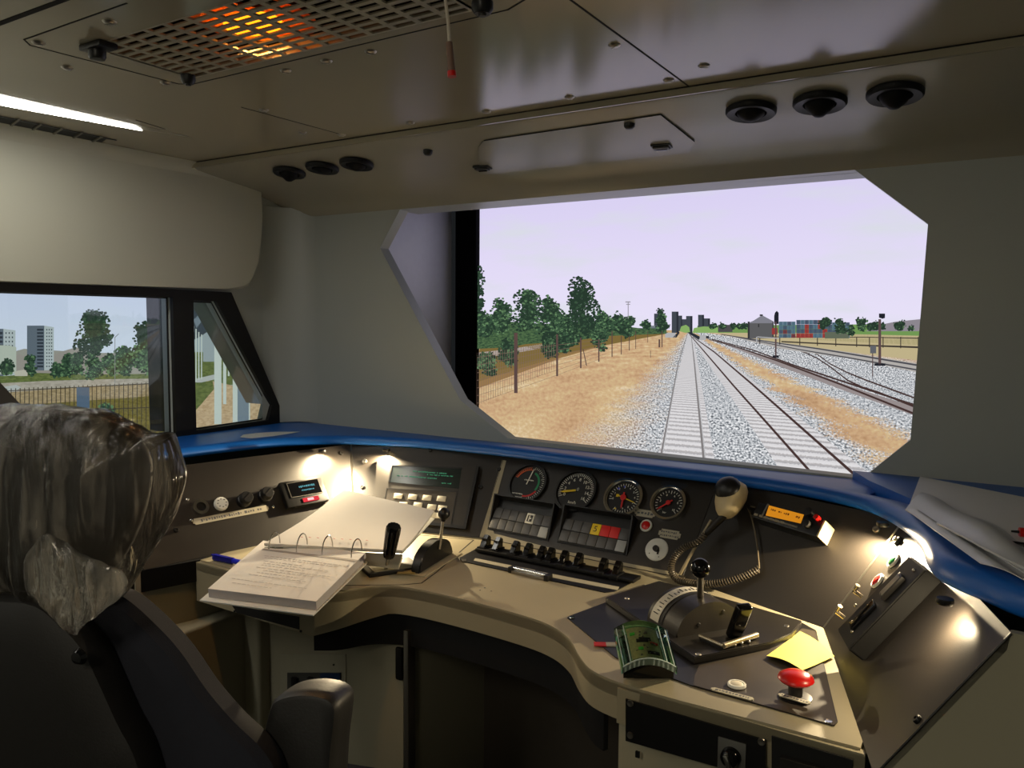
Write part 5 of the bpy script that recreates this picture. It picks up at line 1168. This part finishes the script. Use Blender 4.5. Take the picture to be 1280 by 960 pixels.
# quadrant controller
pa, pb = onz(848, 797, ZQ), onz(925, 783, ZQ); dx = (pb-pa); dx.z = 0; rq = dx.length/2; mid = (pa+pb)/2; an = math.atan2(dx.y, dx.x)
M = Matrix.Translation(mid) @ Matrix.Rotation(an, 4, 'Z'); t = thing('quadrant_controller', M, 'brake quadrant with white graduated arc and black ball lever', 'controller')
wq = .115
b = B(); hq = .067
outl = [(rq*1.05*math.cos(a), hq*math.sin(a)) for a in [PI*k/28 for k in range(29)]]
b.slab([(x, 0, z) for x, z in outl], (0, wq, 0)); bmesh.ops.bevel(b.bm, geom=[e for e in b.bm.edges if abs(e.verts[0].co.y-e.verts[1].co.y) < 1e-5 and e.verts[0].co.z > .002], offset=.0025, segments=2, affect='EDGES'); b.done('drum', pm('drum_metal', (44, 40, 35), .42, .05), t)
b = B()
for i in range(26):
    a0 = PI*(1+i)/28; a1 = PI*(2+i)/28; s1 = 1.012
    b.slab([(rq*1.05*s1*math.cos(a0), wq*.62, hq*s1*math.sin(a0)), (rq*1.05*s1*math.cos(a1), wq*.62, hq*s1*math.sin(a1)), (rq*1.05*s1*math.cos(a1), wq*.90, hq*s1*math.sin(a1)), (rq*1.05*s1*math.cos(a0), wq*.90, hq*s1*math.sin(a0))], (0, 0, .0008))
b.done('scale_band', pm('scale_ivory', (205, 200, 184), .5), t)
b = B()
for i in range(22):
    a = PI*(.12+.76*i/21); s1 = 1.028; c = Vector((rq*1.05*s1*math.cos(a), wq*(.72 if i % 3 else .76), hq*s1*math.sin(a))); b.box(c, (.0022, .016 if i % 3 == 0 else .008, .0012))
b.done('scale_marks', BLK, t)
b = B()
for i in range(26):
    a0 = PI*(1+i)/28; a1 = PI*(2+i)/28; s1 = 1.008
    b.slab([(rq*1.05*s1*math.cos(a0), wq*.50, hq*s1*math.sin(a0)), (rq*1.05*s1*math.cos(a1), wq*.50, hq*s1*math.sin(a1)), (rq*1.05*s1*math.cos(a1), wq*.56, hq*s1*math.sin(a1)), (rq*1.05*s1*math.cos(a0), wq*.56, hq*s1*math.sin(a0))], (0, 0, .0008))
b.done('slot', BLKM, t)
for x, z_ in [(-.03, .02), (.035, .04)]:
    b = B(); b.lathe([(0, .002), (.004, .0015), (.005, 0)], frame((x, -.0002, z_), (1, 0, 0), (0, -1, 0))); b.done('screw', GREYD, t)
kb = M.inverted() @ onz(875.5, 710, ZD+.175); kf = M.inverted() @ onz(875.5, 750, ZD+.075)
b = B(); b.cyl(kf, kb, .0075, .0065, 16); b.done('rod', STEEL, t); b = B(); b.sph(kb, .0215, seg=32); b.done('ball_knob', BLKG, t)
# paddle handle
pz = onz(922, 797, ZQ); M = Matrix.Translation(pz) @ Matrix.Rotation(D(10), 4, 'Z'); t = thing('paddle_handle', M, 'flat black paddle handle standing in a metal gate at the right of the desk', 'lever')
b = B(); gq = [M.inverted() @ onz(x, y, ZQ) for x, y in [(874, 799), (912, 789), (946, 798), (904, 812)]]
b.slab([(p.x, p.y, 0) for p in gq], (0, 0, .004)); b.done('gate_plate', pm('gate_dark', (40, 37, 34), .3), t)
b = B(); b.tube([(p.x, p.y, .008) for p in (gq[2], gq[3])], .006, 10); b.tube([(p.x, p.y, .008) for p in (gq[3], gq[0])], .0035, 8); b.done('gate_bar', pm('worn_steel', (185, 172, 145), .28, .8), t)
hb = M.inverted() @ onz(917, 795, ZQ+.004); ht = M.inverted() @ onz(931, 757, ZQ+.085)
b = B(); d_ = ht-hb; L_ = d_.length; Mh = Matrix.Translation(hb) @ d_.to_track_quat('Z', 'Y').to_matrix().to_4x4(); b.box((0, 0, L_/2), (.034, .020, L_), .006, M=Mh, seg=3); b.done('handle', BLKG, t)
b = B(); b.box((.0, .011, L_*.5), (.020, .003, L_*.75), .001, M=Mh); b.done('grip_insert', GREYD, t)
for x, y in [(906, 805), (918, 806), (927, 804), (936, 802)]:
    p = M.inverted() @ onz(x, y, ZQ+.004); b = B(); b.sph((p.x, p.y, .004), .004, seg=10); b.done('gate_screw', STEEL, t)

# acrylic block with circuit board
ac = [Vector((*onz(x, y, z).to_2d(), z)) for x, y, z in [(767, 793, ZD+.062), (833, 795, ZD+.062), (846, 843, ZD+.022), (777, 843, ZD+.022)]]
t = thing('acrylic_block', tuple((ac[2]+ac[3])/2), 'arched clear acrylic block with green circuit board on a black foot', 'paperweight')
na = (ac[1]-ac[0]).cross(ac[3]-ac[0]).normalized(); na = na if na.z > 0 else -na
def acp(u, v, h=0): a = ac[3].lerp(ac[2], u); c = ac[0].lerp(ac[1], u); return a.lerp(c, v)+na*(h+.014*(1-(2*u-1)**2))+(ac[0]-ac[3])*(.10*(1-(2*u-1)**2))
def acslab(b, u0, u1, v0, v1, h, th, n=12): b.loft([[acp(u, v0, h), acp(u, v1, h), acp(u, v1, h+th), acp(u, v0, h+th)] for u in [u0+(u1-u0)*k/n for k in range(n+1)]]); return b
def acrmat():
    m, N, L, bs = nt_new('clear_acrylic'); N.remove(bs); tr = N.new('ShaderNodeBsdfTransparent'); tr.inputs[0].default_value = (.97, .99, .985, 1); gl = N.new('ShaderNodeBsdfGlossy'); gl.inputs['Roughness'].default_value = .06; gl.inputs[0].default_value = (.75, .95, .88, 1)
    f = N.new('ShaderNodeFresnel'); f.inputs[0].default_value = 1.5; mx = N.new('ShaderNodeMixShader'); L.new(f.outputs[0], mx.inputs[0]); L.new(tr.outputs[0], mx.inputs[1]); L.new(gl.outputs[0], mx.inputs[2]); L.new(mx.outputs[0], N['Material Output'].inputs[0]); return m
b = B(); acslab(b, 0, 1, 0, 1, 0, .016); b.done('clear_block', acrmat(), t, world=True)
b = B(); acslab(b, .22, .78, .12, .90, .006, .002); pcb = b.done('circuit_board', spot('pcb_print', (0, 0, 0), (0, 0, 0)) if False else pm('circuit_green', (150, 160, 110), .4, var=.45, scale=160), t, world=True)
rr = random.Random(3)
for nm, m_, cnt, s_ in [('chip', BLK, 3, .12), ('green_component', pm('bright_green_part', (60, 190, 60), .4), 2, .10), ('red_component', REDP, 2, .07), ('solder_marks', STEEL, 16, .035)]:
    b = B()
    for k in range(cnt):
        u, v = rr.uniform(.26, .68), rr.uniform(.16, .8); acslab(b, u, u+s_*(.9 if nm != 'chip' else 1.8), v, v+s_*.6, .008, .0022, 1)
    b.done(nm, m_, pcb, world=True)
b = B()
for u in (.03, .16, .82, .95): acslab(b, u, u+.015, .04, .96, .0145, .0018, 1)
acslab(b, .02, .98, 0, .03, .0, .0165)
b.done('polished_edge', pm('edge_aqua', (190, 210, 204), .2, coat=.5), t, world=True)
b = B(); p = [onz(x, y, ZD) for x, y in [(779, 850), (842, 850), (838, 836), (785, 836)]]; b.slab([(q.x, q.y, ZD+.004) for q in p], (0, 0, .030)); b.done('foot', BLKG, t, world=True)
M = Matrix.Translation(onz(757, 806, ZD+.0028)) @ Matrix.Rotation(D(30), 4, 'Z'); t = thing('red_and_white_tag', M, 'small red and white tag on the black plate left of the acrylic block', 'tag')
b = B(); b.box((-.012, 0, .001), (.026, .02, .002)); b.done('red_part', REDP, t); b = B(); b.box((.014, 0, .001), (.026, .02, .002)); b.done('white_part', LABEL, t)
# sticky note
t = thing('sticky_note', tuple(onz(1000, 815, ZD+.004)), 'yellow sticky note brightly lit on the right wing of the desk', 'note')
nt_ = [onz(x, y, ZD+.006) for x, y in [(958, 822), (1000, 789), (1043, 820), (1003, 840)]]
b = B(); NN = 8; GA = []; GB = []
for i in range(NN+1):
    s_ = i/NN; a0 = nt_[0].lerp(nt_[1], s_); a1 = nt_[3].lerp(nt_[2], s_); row = []
    for j in range(NN+1):
        p = a0.lerp(a1, j/NN); p.z += .006*math.sin(PI*j/NN)+.004*(1-s_)**2; row.append(p)
    GA.append([b.bm.verts.new(p) for p in row]); GB.append([b.bm.verts.new(p-Vector((0, 0, .0005))) for p in row])
for i in range(NN):
    for j in range(NN):
        b.bm.faces.new([GA[i][j], GA[i+1][j], GA[i+1][j+1], GA[i][j+1]]); b.bm.faces.new([GB[i][j], GB[i][j+1], GB[i+1][j+1], GB[i+1][j]])
for i in range(NN):
    for (p_, q_) in (((i, 0), (i+1, 0)), ((i, NN), (i+1, NN)), ((0, i), (0, i+1)), ((NN, i), (NN, i+1))):
        b.bm.faces.new([GA[p_[0]][p_[1]], GA[q_[0]][q_[1]], GB[q_[0]][q_[1]], GB[p_[0]][p_[1]]])
b.done('note_sheet', pm('yellow_paper', (240, 226, 110), .8, var=.02), t, world=True)
# emergency button
M = Matrix.Translation(onz(994, 872, ZD+.0036)); t = thing('emergency_button', M, 'large red mushroom emergency button on the right wing of the desk', 'button')
b = B(); b.lathe([(.030, 0), (.030, .003), (.022, .005), (0, .005)]); b.done('base_disc', BLK, t)
b = B(); b.lathe([(.013, .004), (.013, .030), (0, .030)]); b.done('stem', GREYD, t)
b = B(); b.lathe([(0, .026), (.013, .026), (.028, .031), (.0325, .036), (.031, .041), (.022, .047), (.010, .050), (0, .0505)], None, 40); b.done('mushroom_cap', RED, t)
def dlabel(x0, y0, x1, y1, h, label, seed):
    a_ = onz(x0, y0, ZD+.0037); c_ = onz(x1, y1, ZD+.0037); m_ = (a_+c_)/2; d_ = c_-a_; return plate(Matrix.Translation(m_) @ Matrix.Rotation(math.atan2(d_.y, d_.x), 4, 'Z'), 0, 0, d_.length, h, 0, label, seed=seed)
dlabel(973, 872, 1013, 884, .013, 'pale label strip in front of the red emergency button', 21).location.z += .006
dlabel(889, 861, 942, 875, .013, 'pale label strip in front of the flat white push button', 22)
button(Matrix.Translation(onz(921, 857.5, ZD+.0037)), .0175, pm('cream_cap', (215, 208, 190), .4), 'flat round cream push button on the right wing of the desk', base=WHITE, h=.0065)

# microphone handset, rod and coiled cord
a, u, v, n = pplane(3)
hc = hit(915, 622, a+n*.06, n); M = frame(hc, u, n)
t = thing('microphone', M, 'cream plastic push-to-talk microphone with black front clipped to the right panel', 'microphone')
def l(x, y, h=0): return loc2(M, x, y, h)
axis = (l(908, 600)-l(892, 652)).normalized(); 
prof2 = [(-.056, .014, .012), (-.052, .021, .016), (-.040, .031, .022), (-.018, .041, .028), (.006, .046, .030), (.026, .044, .029), (.042, .035, .023), (.049, .020, .014)]
cx_ = l(913, 623); side = Vector((axis.y, -axis.x, 0)); rings = []
for s_, w_, d_ in prof2: rings.append([cx_+axis*s_+side*w_*math.cos(k*PI/12)+Vector((0, 0, d_*math.sin(k*PI/12))) for k in range(24)])
b = B(); b.loft(rings); b.done('body', pm('cream_plastic', (196, 178, 138), .4), t)
b = B(); cf = cx_+axis*.020-side*.004+Vector((0, 0, .018)); b.sph(cf, 1, (.038, .035, .025), M=frame((0, 0, 0), side, (0, 0, 1))); b.done('black_front', BLK, t)
b = B(); e0_ = cx_-axis*.046; e1_ = l(882, 668, -.02); b.tube([e0_, e0_.lerp(e1_, .5), e1_], [.011, .009, .008], 12); b.done('strain_relief', GREYD, t)
t = thing('mounting_rod', hit(848, 722, a, n), 'slim pale rod leaning up to the microphone', 'rod')
b = B(); b.tube([hit(848, 722, a+n*.015, n), hit(862, 696, a+n*.03, n), hit(889, 650, a+n*.045, n)], .0042, 10); b.done('rod', pm('rod_beige', (150, 138, 112), .4, .3), t, world=True)
b = B(); p = onz(852, 727, ZD+.001); b.lathe([(0, .016), (.010, .015), (.011, 0)], Matrix.Translation(p), 18); b.done('socket', GREYD, t, world=True)
t = thing('coiled_cord', hit(850, 700, a, n), 'black coiled microphone cord looping across the right panel', 'cord')
cp = [(882, 668, .05), (872, 678, .055), (856, 684, .055), (843, 697, .05), (839, 712, .045), (846, 724, .040), (860, 728, .038), (876, 730, .036), (893, 729.5, .03), (912, 726, .025), (932, 719, .02), (949, 711, .015)]
path = smooth_curve([hit(x, y, a+n*h, n) for x, y, h in cp], 14)
Ls = [0]
for p, q in zip(path, path[1:]): Ls.append(Ls[-1]+(q-p).length)
tot = Ls[-1]; turns = 60; pts = []; N_ = turns*9; j = 0; up = None
for i in range(N_+1):
    s_ = tot*i/N_
    while j < len(Ls)-2 and Ls[j+1] < s_: j += 1
    f_ = (s_-Ls[j])/(Ls[j+1]-Ls[j]); p = path[j].lerp(path[j+1], f_); tg_ = (path[j+1]-path[j]).normalized()
    up = n.copy() if up is None else up
    up = (up-tg_*up.dot(tg_)).normalized(); w_ = tg_.cross(up); an_ = 2*PI*turns*i/N_
    pts.append(p+up*math.cos(an_)*.0078+w_*math.sin(an_)*.0078)
b = B(); b.tube(pts, .0023, 6); b.done('coil', pm('cord_rubber', (78, 70, 58), .4), t, world=True)
b = B(); b.tube(smooth_curve([hit(x, y, a+n*h, n) for x, y, h in [(949, 711, .014), (948, 698, .012), (945, 672, .012), (939, 645, .014), (935, 634, .016), (944, 634, .03)]], 6), .0022, 8); b.done('straight_end', pm('cord_rubber_pale', (104, 94, 76), .45), t, world=True)

# ================================================================== SHEETS ON THE RIGHT SHELF
ZS = 1.114
def translucent(name, c, a=.75, rough=.35):
    m, N, L, bs = nt_new(name); bs.inputs['Base Color'].default_value = (*lin(c), 1); bs.inputs['Roughness'].default_value = rough
    tc = N.new('ShaderNodeTexCoord'); nz = N.new('ShaderNodeTexNoise'); nz.inputs['Scale'].default_value = 14; nz.inputs['Detail'].default_value = 3; L.new(tc.outputs['Object'], nz.inputs['Vector'])
    bp = N.new('ShaderNodeBump'); bp.inputs['Strength'].default_value = .25; bp.inputs['Distance'].default_value = .01; L.new(nz.outputs['Fac'], bp.inputs['Height']); L.new(bp.outputs['Normal'], bs.inputs['Normal'])
    tr = N.new('ShaderNodeBsdfTransparent'); mx = N.new('ShaderNodeMixShader'); mx.inputs[0].default_value = a; L.new(tr.outputs[0], mx.inputs[1]); L.new(bs.outputs[0], mx.inputs[2]); L.new(mx.outputs[0], N['Material Output'].inputs[0]); return m
def sheet(b, outline, zf_, th=.0008, n=10):
    """thin sheet over a four-sided outline (bilinear), zf_(u,v) gives its height"""
    q = [onz(x, y, ZS) for x, y in outline]; rings = []
    for i in range(n+1):
        u = i/n; row = []
        for j in range(n+1):
            v = j/n; p = q[0].lerp(q[1], u).lerp(q[3].lerp(q[2], u), v); p.z = ZS+zf_(u, v); row.append(p)
        rings.append(row)
    A = [[b.bm.verts.new(p) for p in r] for r in rings]; C = [[b.bm.verts.new(p+Vector((0, 0, th))) for p in r] for r in rings]
    for i in range(n):
        for j in range(n):
            b.bm.faces.new([A[i][j], A[i+1][j], A[i+1][j+1], A[i][j+1]]); b.bm.faces.new([C[i][j], C[i][j+1], C[i+1][j+1], C[i+1][j]])
    for i in range(n):
        for (a0, a1) in (((i, 0), (i+1, 0)), ((i, n), (i+1, n)), ((0, i), (0, i+1)), ((n, i), (n, i+1))):
            b.bm.faces.new([A[a0[0]][a0[1]], A[a1[0]][a1[1]], C[a1[0]][a1[1]], C[a0[0]][a0[1]]])
t = thing('plastic_sheet', tuple(onz(1220, 660, ZS)), 'grey sheet spread flat on the right shelf behind the blue rim', 'sheet')
b = B(); sheet(b, [(1150, 598), (1420, 652), (1420, 760), (1134, 640)], lambda u, v: .004+.004*math.sin(5*u)*math.sin(3*v)+.0, .0012)
b.done('sheet', pm('grey_sheet', (228, 228, 226), .5, var=.03, scale=5, bump=.15, bscale=18), t, world=True)
t = thing('plastic_bag', tuple(onz(1180, 680, ZS)), 'crumpled milky plastic sleeve lying over the blue rim at the right', 'plastic sleeve')
b = B(); sheet(b, [(1152, 622), (1255, 672), (1400, 790), (1131, 643)], lambda u, v: .012+.018*math.sin(PI*min(1, u*1.1))*math.sin(PI*v)+.004*math.sin(9*u+4*v), .0012, 18)
sheet(b, [(1132, 643), (1190, 660), (1400, 790), (1225, 712)], lambda u, v: .010+.006*math.sin(7*u), .0012, 14)
b.done('sleeve', translucent('milky_plastic', (228, 230, 232), .82), t, world=True)
b = B(); b.tube([Vector((*onz(x, y, ZS+.025).to_2d(), ZS+z_)) for x, y, z_ in [(1172, 652, .022), (1200, 672, .030), (1235, 690, .028), (1285, 712, .024)]], .0022, 6); b.done('fold', translucent('milky_fold', (205, 206, 206), .9), t, world=True)
t = thing('marker_pen', tuple(onz(1270, 682, ZS+.01)), 'black pen lying on the grey sheet at the right edge', 'pen')
b = B(); b.cyl(onz(1243, 677, ZS+.012), onz(1330, 689, ZS+.012), .006, seg=12); b.done('barrel', BLK, t, world=True)
b = B(); b.cyl(onz(1241, 676.6, ZS+.012), onz(1247, 677.5, ZS+.012), .002, .006, 12); b.done('tip', GREYD, t, world=True)
t = thing('marker_pen', tuple(onz(1275, 665, ZS+.01)), 'red pen with a black tip on the grey sheet at the right edge', 'pen')
b = B(); b.cyl(onz(1274, 665, ZS+.014), onz(1340, 670, ZS+.014), .009, seg=14); b.done('barrel', RED, t, world=True)
b = B(); b.cyl(onz(1264, 664, ZS+.014), onz(1275, 665, ZS+.014), .002, .0028, 10); b.done('tip', BLK, t, world=True)

# ================================================================== DRIVER'S SEAT
g_ = Vector((-.30, .954, 0)); s_r = Vector((.954, .30, 0)); SC0 = Vector((-1.12, .66, 1.2))
SF = frame(SC0, s_r, (-g_))      # x right, y up, z towards the rear (camera side)
seat = thing('swivel_chair', Matrix.Translation((-1.12, .80, 0)), "dark upholstered driver's seat seen from behind with a plastic bag over its headrest", 'chair')
def sl(px, py, h=0): return loc2(SF, px, py, h)
def pillow(outline, h0, t_back, t_front, n=7, power=2.6, steps=5, noise_amp=0, nscale=20, seed=0, sub=1, ctr=None):
    """closed cushion: outline given in picture points on the seat plane at height h0, thickness both ways"""
    P_ = [sl(x, y, h0) for x, y in outline]; P_ = smooth_curve(P_, steps, closed=True); c = sum(P_, Vector())/len(P_) if ctr is None else sl(*ctr, h0)
    rings = []
    ks = [math.sin(PI/2*k/n) for k in range(n+1)]
    for sgn, T in ((-1, t_front), (1, t_back)):
        seq = [(1-k) for k in [0]+[i/n for i in range(1, n)]]
        rr_ = []
        for i in range(n):
            s_ = math.cos(PI/2*i/n) if i else 1.0
            s_ = max(s_, .06); hh = T*(1-s_**power)**(1/power)
            rr_.append([Vector((c.x+(p.x-c.x)*s_, c.y+(p.y-c.y)*s_, h0+sgn*hh)) for p in P_])
        rings.append(rr_)
    allr = rings[0][::-1]+rings[1][1:]
    if noise_amp:
        for r_ in allr:
            for p in r_:
                q = noise.noise_vector(Vector((p.x*nscale+seed, p.y*nscale*.45, p.z*nscale)))+.6*noise.noise_vector(Vector((p.x*nscale*2.3, p.y*nscale*.9+seed, p.z*nscale*2.3)))
                p += Vector(q)*noise_amp
    b = B(); b.loft([[SF @ p for p in r_] for r_ in allr]); return b
FAB = pm('seat_fabric_navy', (26, 28, 38), .9, var=.12, scale=60, bump=.3, bscale=700)
SHELL = pm('seat_shell_black', (17, 15, 14), .55, bump=.1, bscale=300)
HR = pm('headrest_dark', (26, 23, 22), .7)
pillow([(0, 748), (60, 736), (130, 738), (160, 750), (200, 786), (228, 818), (258, 862), (292, 902), (330, 940), (350, 985), (352, 1080), (300, 1150), (150, 1190), (-80, 1190), (-240, 1120), (-280, 980), (-200, 860), (-90, 770)], -.02, .03, .09, power=3.2, ctr=(40, 980)).done('back_cushion', FAB, seat, world=True)
pillow([(-40, 745), (50, 742), (92, 768), (122, 800), (140, 835), (165, 890), (190, 940), (205, 1010), (190, 1100), (60, 1170), (-120, 1150), (-230, 1050), (-200, 880), (-130, 780)], .03, .045, .04, power=4, ctr=(10, 960)).done('back_shell', SHELL, seat, world=True)
# piping along the cushion edge
b = B(); b.tube([SF @ (sl(x, y, -.045)) for x, y in [(152, 744), (186, 770), (214, 800), (243, 838), (272, 876), (300, 908), (332, 938)]], .0035, 8); b.done('piping', pm('grey_piping', (70, 66, 62), .8), seat, world=True)
b = B(); M = SF @ Matrix.Translation(sl(97, 822, .078)); b.lathe([(0, .004), (.008, .003), (.010, 0), (.012, -.004)], M, 18); b.done('shell_bolt', BLKG, seat, world=True)
pillow([(0, 522), (40, 514), (85, 514), (130, 524), (165, 543), (182, 570), (184, 605), (172, 655), (150, 700), (120, 728), (60, 738), (-20, 735), (-90, 720), (-130, 650), (-120, 570), (-60, 530)], -.01, .045, .05, power=2.6, ctr=(35, 625)).done('headrest', HR, seat, world=True)
for x in (0, 90):
    b = B(); b.cyl(SF @ sl(x, 700, -.01), SF @ sl(x, 790, -.01), .007, seg=12); b.done('headrest_post', STEEL, seat, world=True)
b = B(); b.box((0, 0, .50), (.50, .48, .12), .04, M=Matrix.Translation((-1.23, .98, 0)) @ Matrix.Rotation(.305, 4, 'Z'), seg=4); b.done('seat_cushion', FAB, seat, world=True)
b = B(); b.cyl((-1.23, .98, 0), (-1.23, .98, .44), .06); b.cyl((-1.23, .98, 0), (-1.23, .98, .03), .26, .24, 32); b.done('pedestal', BLK, seat, world=True)
b = B(); b.box((0, 0, .5), (.34, .10, .30), .03, M=Matrix.Translation((-1.16, .76, 0)) @ Matrix.Rotation(.305, 4, 'Z'), seg=3); b.done('back_bracket', BLK, seat, world=True)
# armrest
AF = frame(Vector((-.86, .86, .9)), (.93, .37, 0), (.37, -.93, .12))
def al(px, py): return loc2(AF, px, py)
b = B(); P_ = smooth_curve([al(x, y) for x, y in [(349, 876), (360, 862), (388, 856), (416, 859), (431, 869), (432, 888), (427, 930), (424, 985), (420, 1060), (380, 1075), (332, 1060), (328, 985), (338, 925)]], 4, True)
rg = []
c = sum(P_, Vector())/len(P_)
for zz, sc_ in [(-.045, .80), (-.043, .92), (-.034, .985), (-.015, 1), (.015, 1), (.030, .985), (.037, .93), (.039, .84)]:
    rg.append([AF @ Vector((c.x+(p.x-c.x)*sc_, c.y+(p.y-c.y)*(1-(1-sc_)*.6), zz)) for p in P_])
b.loft(rg); b.done('armrest', pm('armrest_vinyl', (26, 25, 25), .5, bump=.12, bscale=250), seat, world=True)
b = B(); b.cyl(AF @ (al(378, 1050)+Vector((0, 0, 0))), Vector((-1.02, .90, .60)), .02, seg=14); b.done('armrest_arm', BLK, seat, world=True)
# plastic bag over the headrest
def bagmat():
    m, N, L, bs = nt_new('clear_plastic_film'); N.remove(bs)
    tc = N.new('ShaderNodeTexCoord'); mp = N.new('ShaderNodeMapping'); mp.inputs['Scale'].default_value = (30, 5, 30); mp.inputs['Rotation'].default_value = (0, 0, .45); L.new(tc.outputs['Object'], mp.inputs[0])
    nz = N.new('ShaderNodeTexNoise'); nz.inputs['Scale'].default_value = 1.2; nz.inputs['Detail'].default_value = 5; nz.inputs['Distortion'].default_value = .9; L.new(mp.outputs[0], nz.inputs['Vector'])
    bp = N.new('ShaderNodeBump'); bp.inputs['Strength'].default_value = .9; bp.inputs['Distance'].default_value = .012; L.new(nz.outputs['Fac'], bp.inputs['Height'])
    tr = N.new('ShaderNodeBsdfTransparent'); tr.inputs[0].default_value = (.95, .93, .90, 1)
    gl = N.new('ShaderNodeBsdfGlossy'); gl.inputs['Roughness'].default_value = .11; L.new(bp.outputs['Normal'], gl.inputs['Normal'])
    df_ = N.new('ShaderNodeBsdfDiffuse'); df_.inputs[0].default_value = (.62, .56, .47, 1); L.new(bp.outputs['Normal'], df_.inputs['Normal'])
    tl = N.new('ShaderNodeBsdfTranslucent'); tl.inputs[0].default_value = (.62, .58, .5, 1); ad = N.new('ShaderNodeMixShader'); ad.inputs[0].default_value = .5; L.new(df_.outputs[0], ad.inputs[1]); L.new(tl.outputs[0], ad.inputs[2])
    m1 = N.new('ShaderNodeMixShader'); ms = N.new('ShaderNodeMapRange'); ms.inputs[1].default_value = .48; ms.inputs[2].default_value = .75; ms.inputs[3].default_value = .04; ms.inputs[4].default_value = .5; L.new(nz.outputs['Fac'], ms.inputs[0]); L.new(ms.outputs[0], m1.inputs[0]); L.new(tr.outputs[0], m1.inputs[1]); L.new(ad.outputs[0], m1.inputs[2])
    f = N.new('ShaderNodeFresnel'); f.inputs[0].default_value = 1.5; L.new(bp.outputs['Normal'], f.inputs['Normal'])
    m2 = N.new('ShaderNodeMixShader'); L.new(f.outputs[0], m2.inputs[0]); L.new(m1.outputs[0], m2.inputs[1]); L.new(gl.outputs[0], m2.inputs[2]); L.new(m2.outputs[0], N['Material Output'].inputs[0]); return m
bag = thing('plastic_bag', SF @ Matrix.Translation((0, 0, 0)), "clear crumpled plastic bag pulled over the headrest of the driver's seat", 'plastic bag')
bb = pillow([(-60, 515), (0, 507), (45, 505), (90, 508), (130, 514), (165, 530), (196, 545), (212, 543), (220, 566), (229, 598), (216, 640), (200, 668), (178, 708), (152, 744), (128, 762), (108, 782), (92, 790), (74, 776), (50, 755), (0, 742), (-80, 745), (-150, 700), (-160, 600), (-130, 540)], -.005, .066, .07, n=12, power=2.3, steps=8, noise_amp=.0045, nscale=26, ctr=(40, 640))
bb.done('film', bagmat(), bag, world=True, smooth=180)
pillow([(38, 690), (60, 668), (100, 690), (150, 712), (158, 738), (128, 764), (108, 784), (90, 792), (74, 780), (50, 758), (30, 735)], .088, .012, .010, n=8, power=2, steps=6, noise_amp=.005, nscale=40, seed=4).done('gathered_end', _m['clear_plastic_film'] if 'clear_plastic_film' in _m else bpy.data.materials['clear_plastic_film'], bag, world=True, smooth=180)
t = thing('bag_knot', SF @ Matrix.Translation(sl(40, 500, -.01)), 'twisted clear plastic end standing up from the top of the bag on the headrest', 'plastic bag end') if False else None
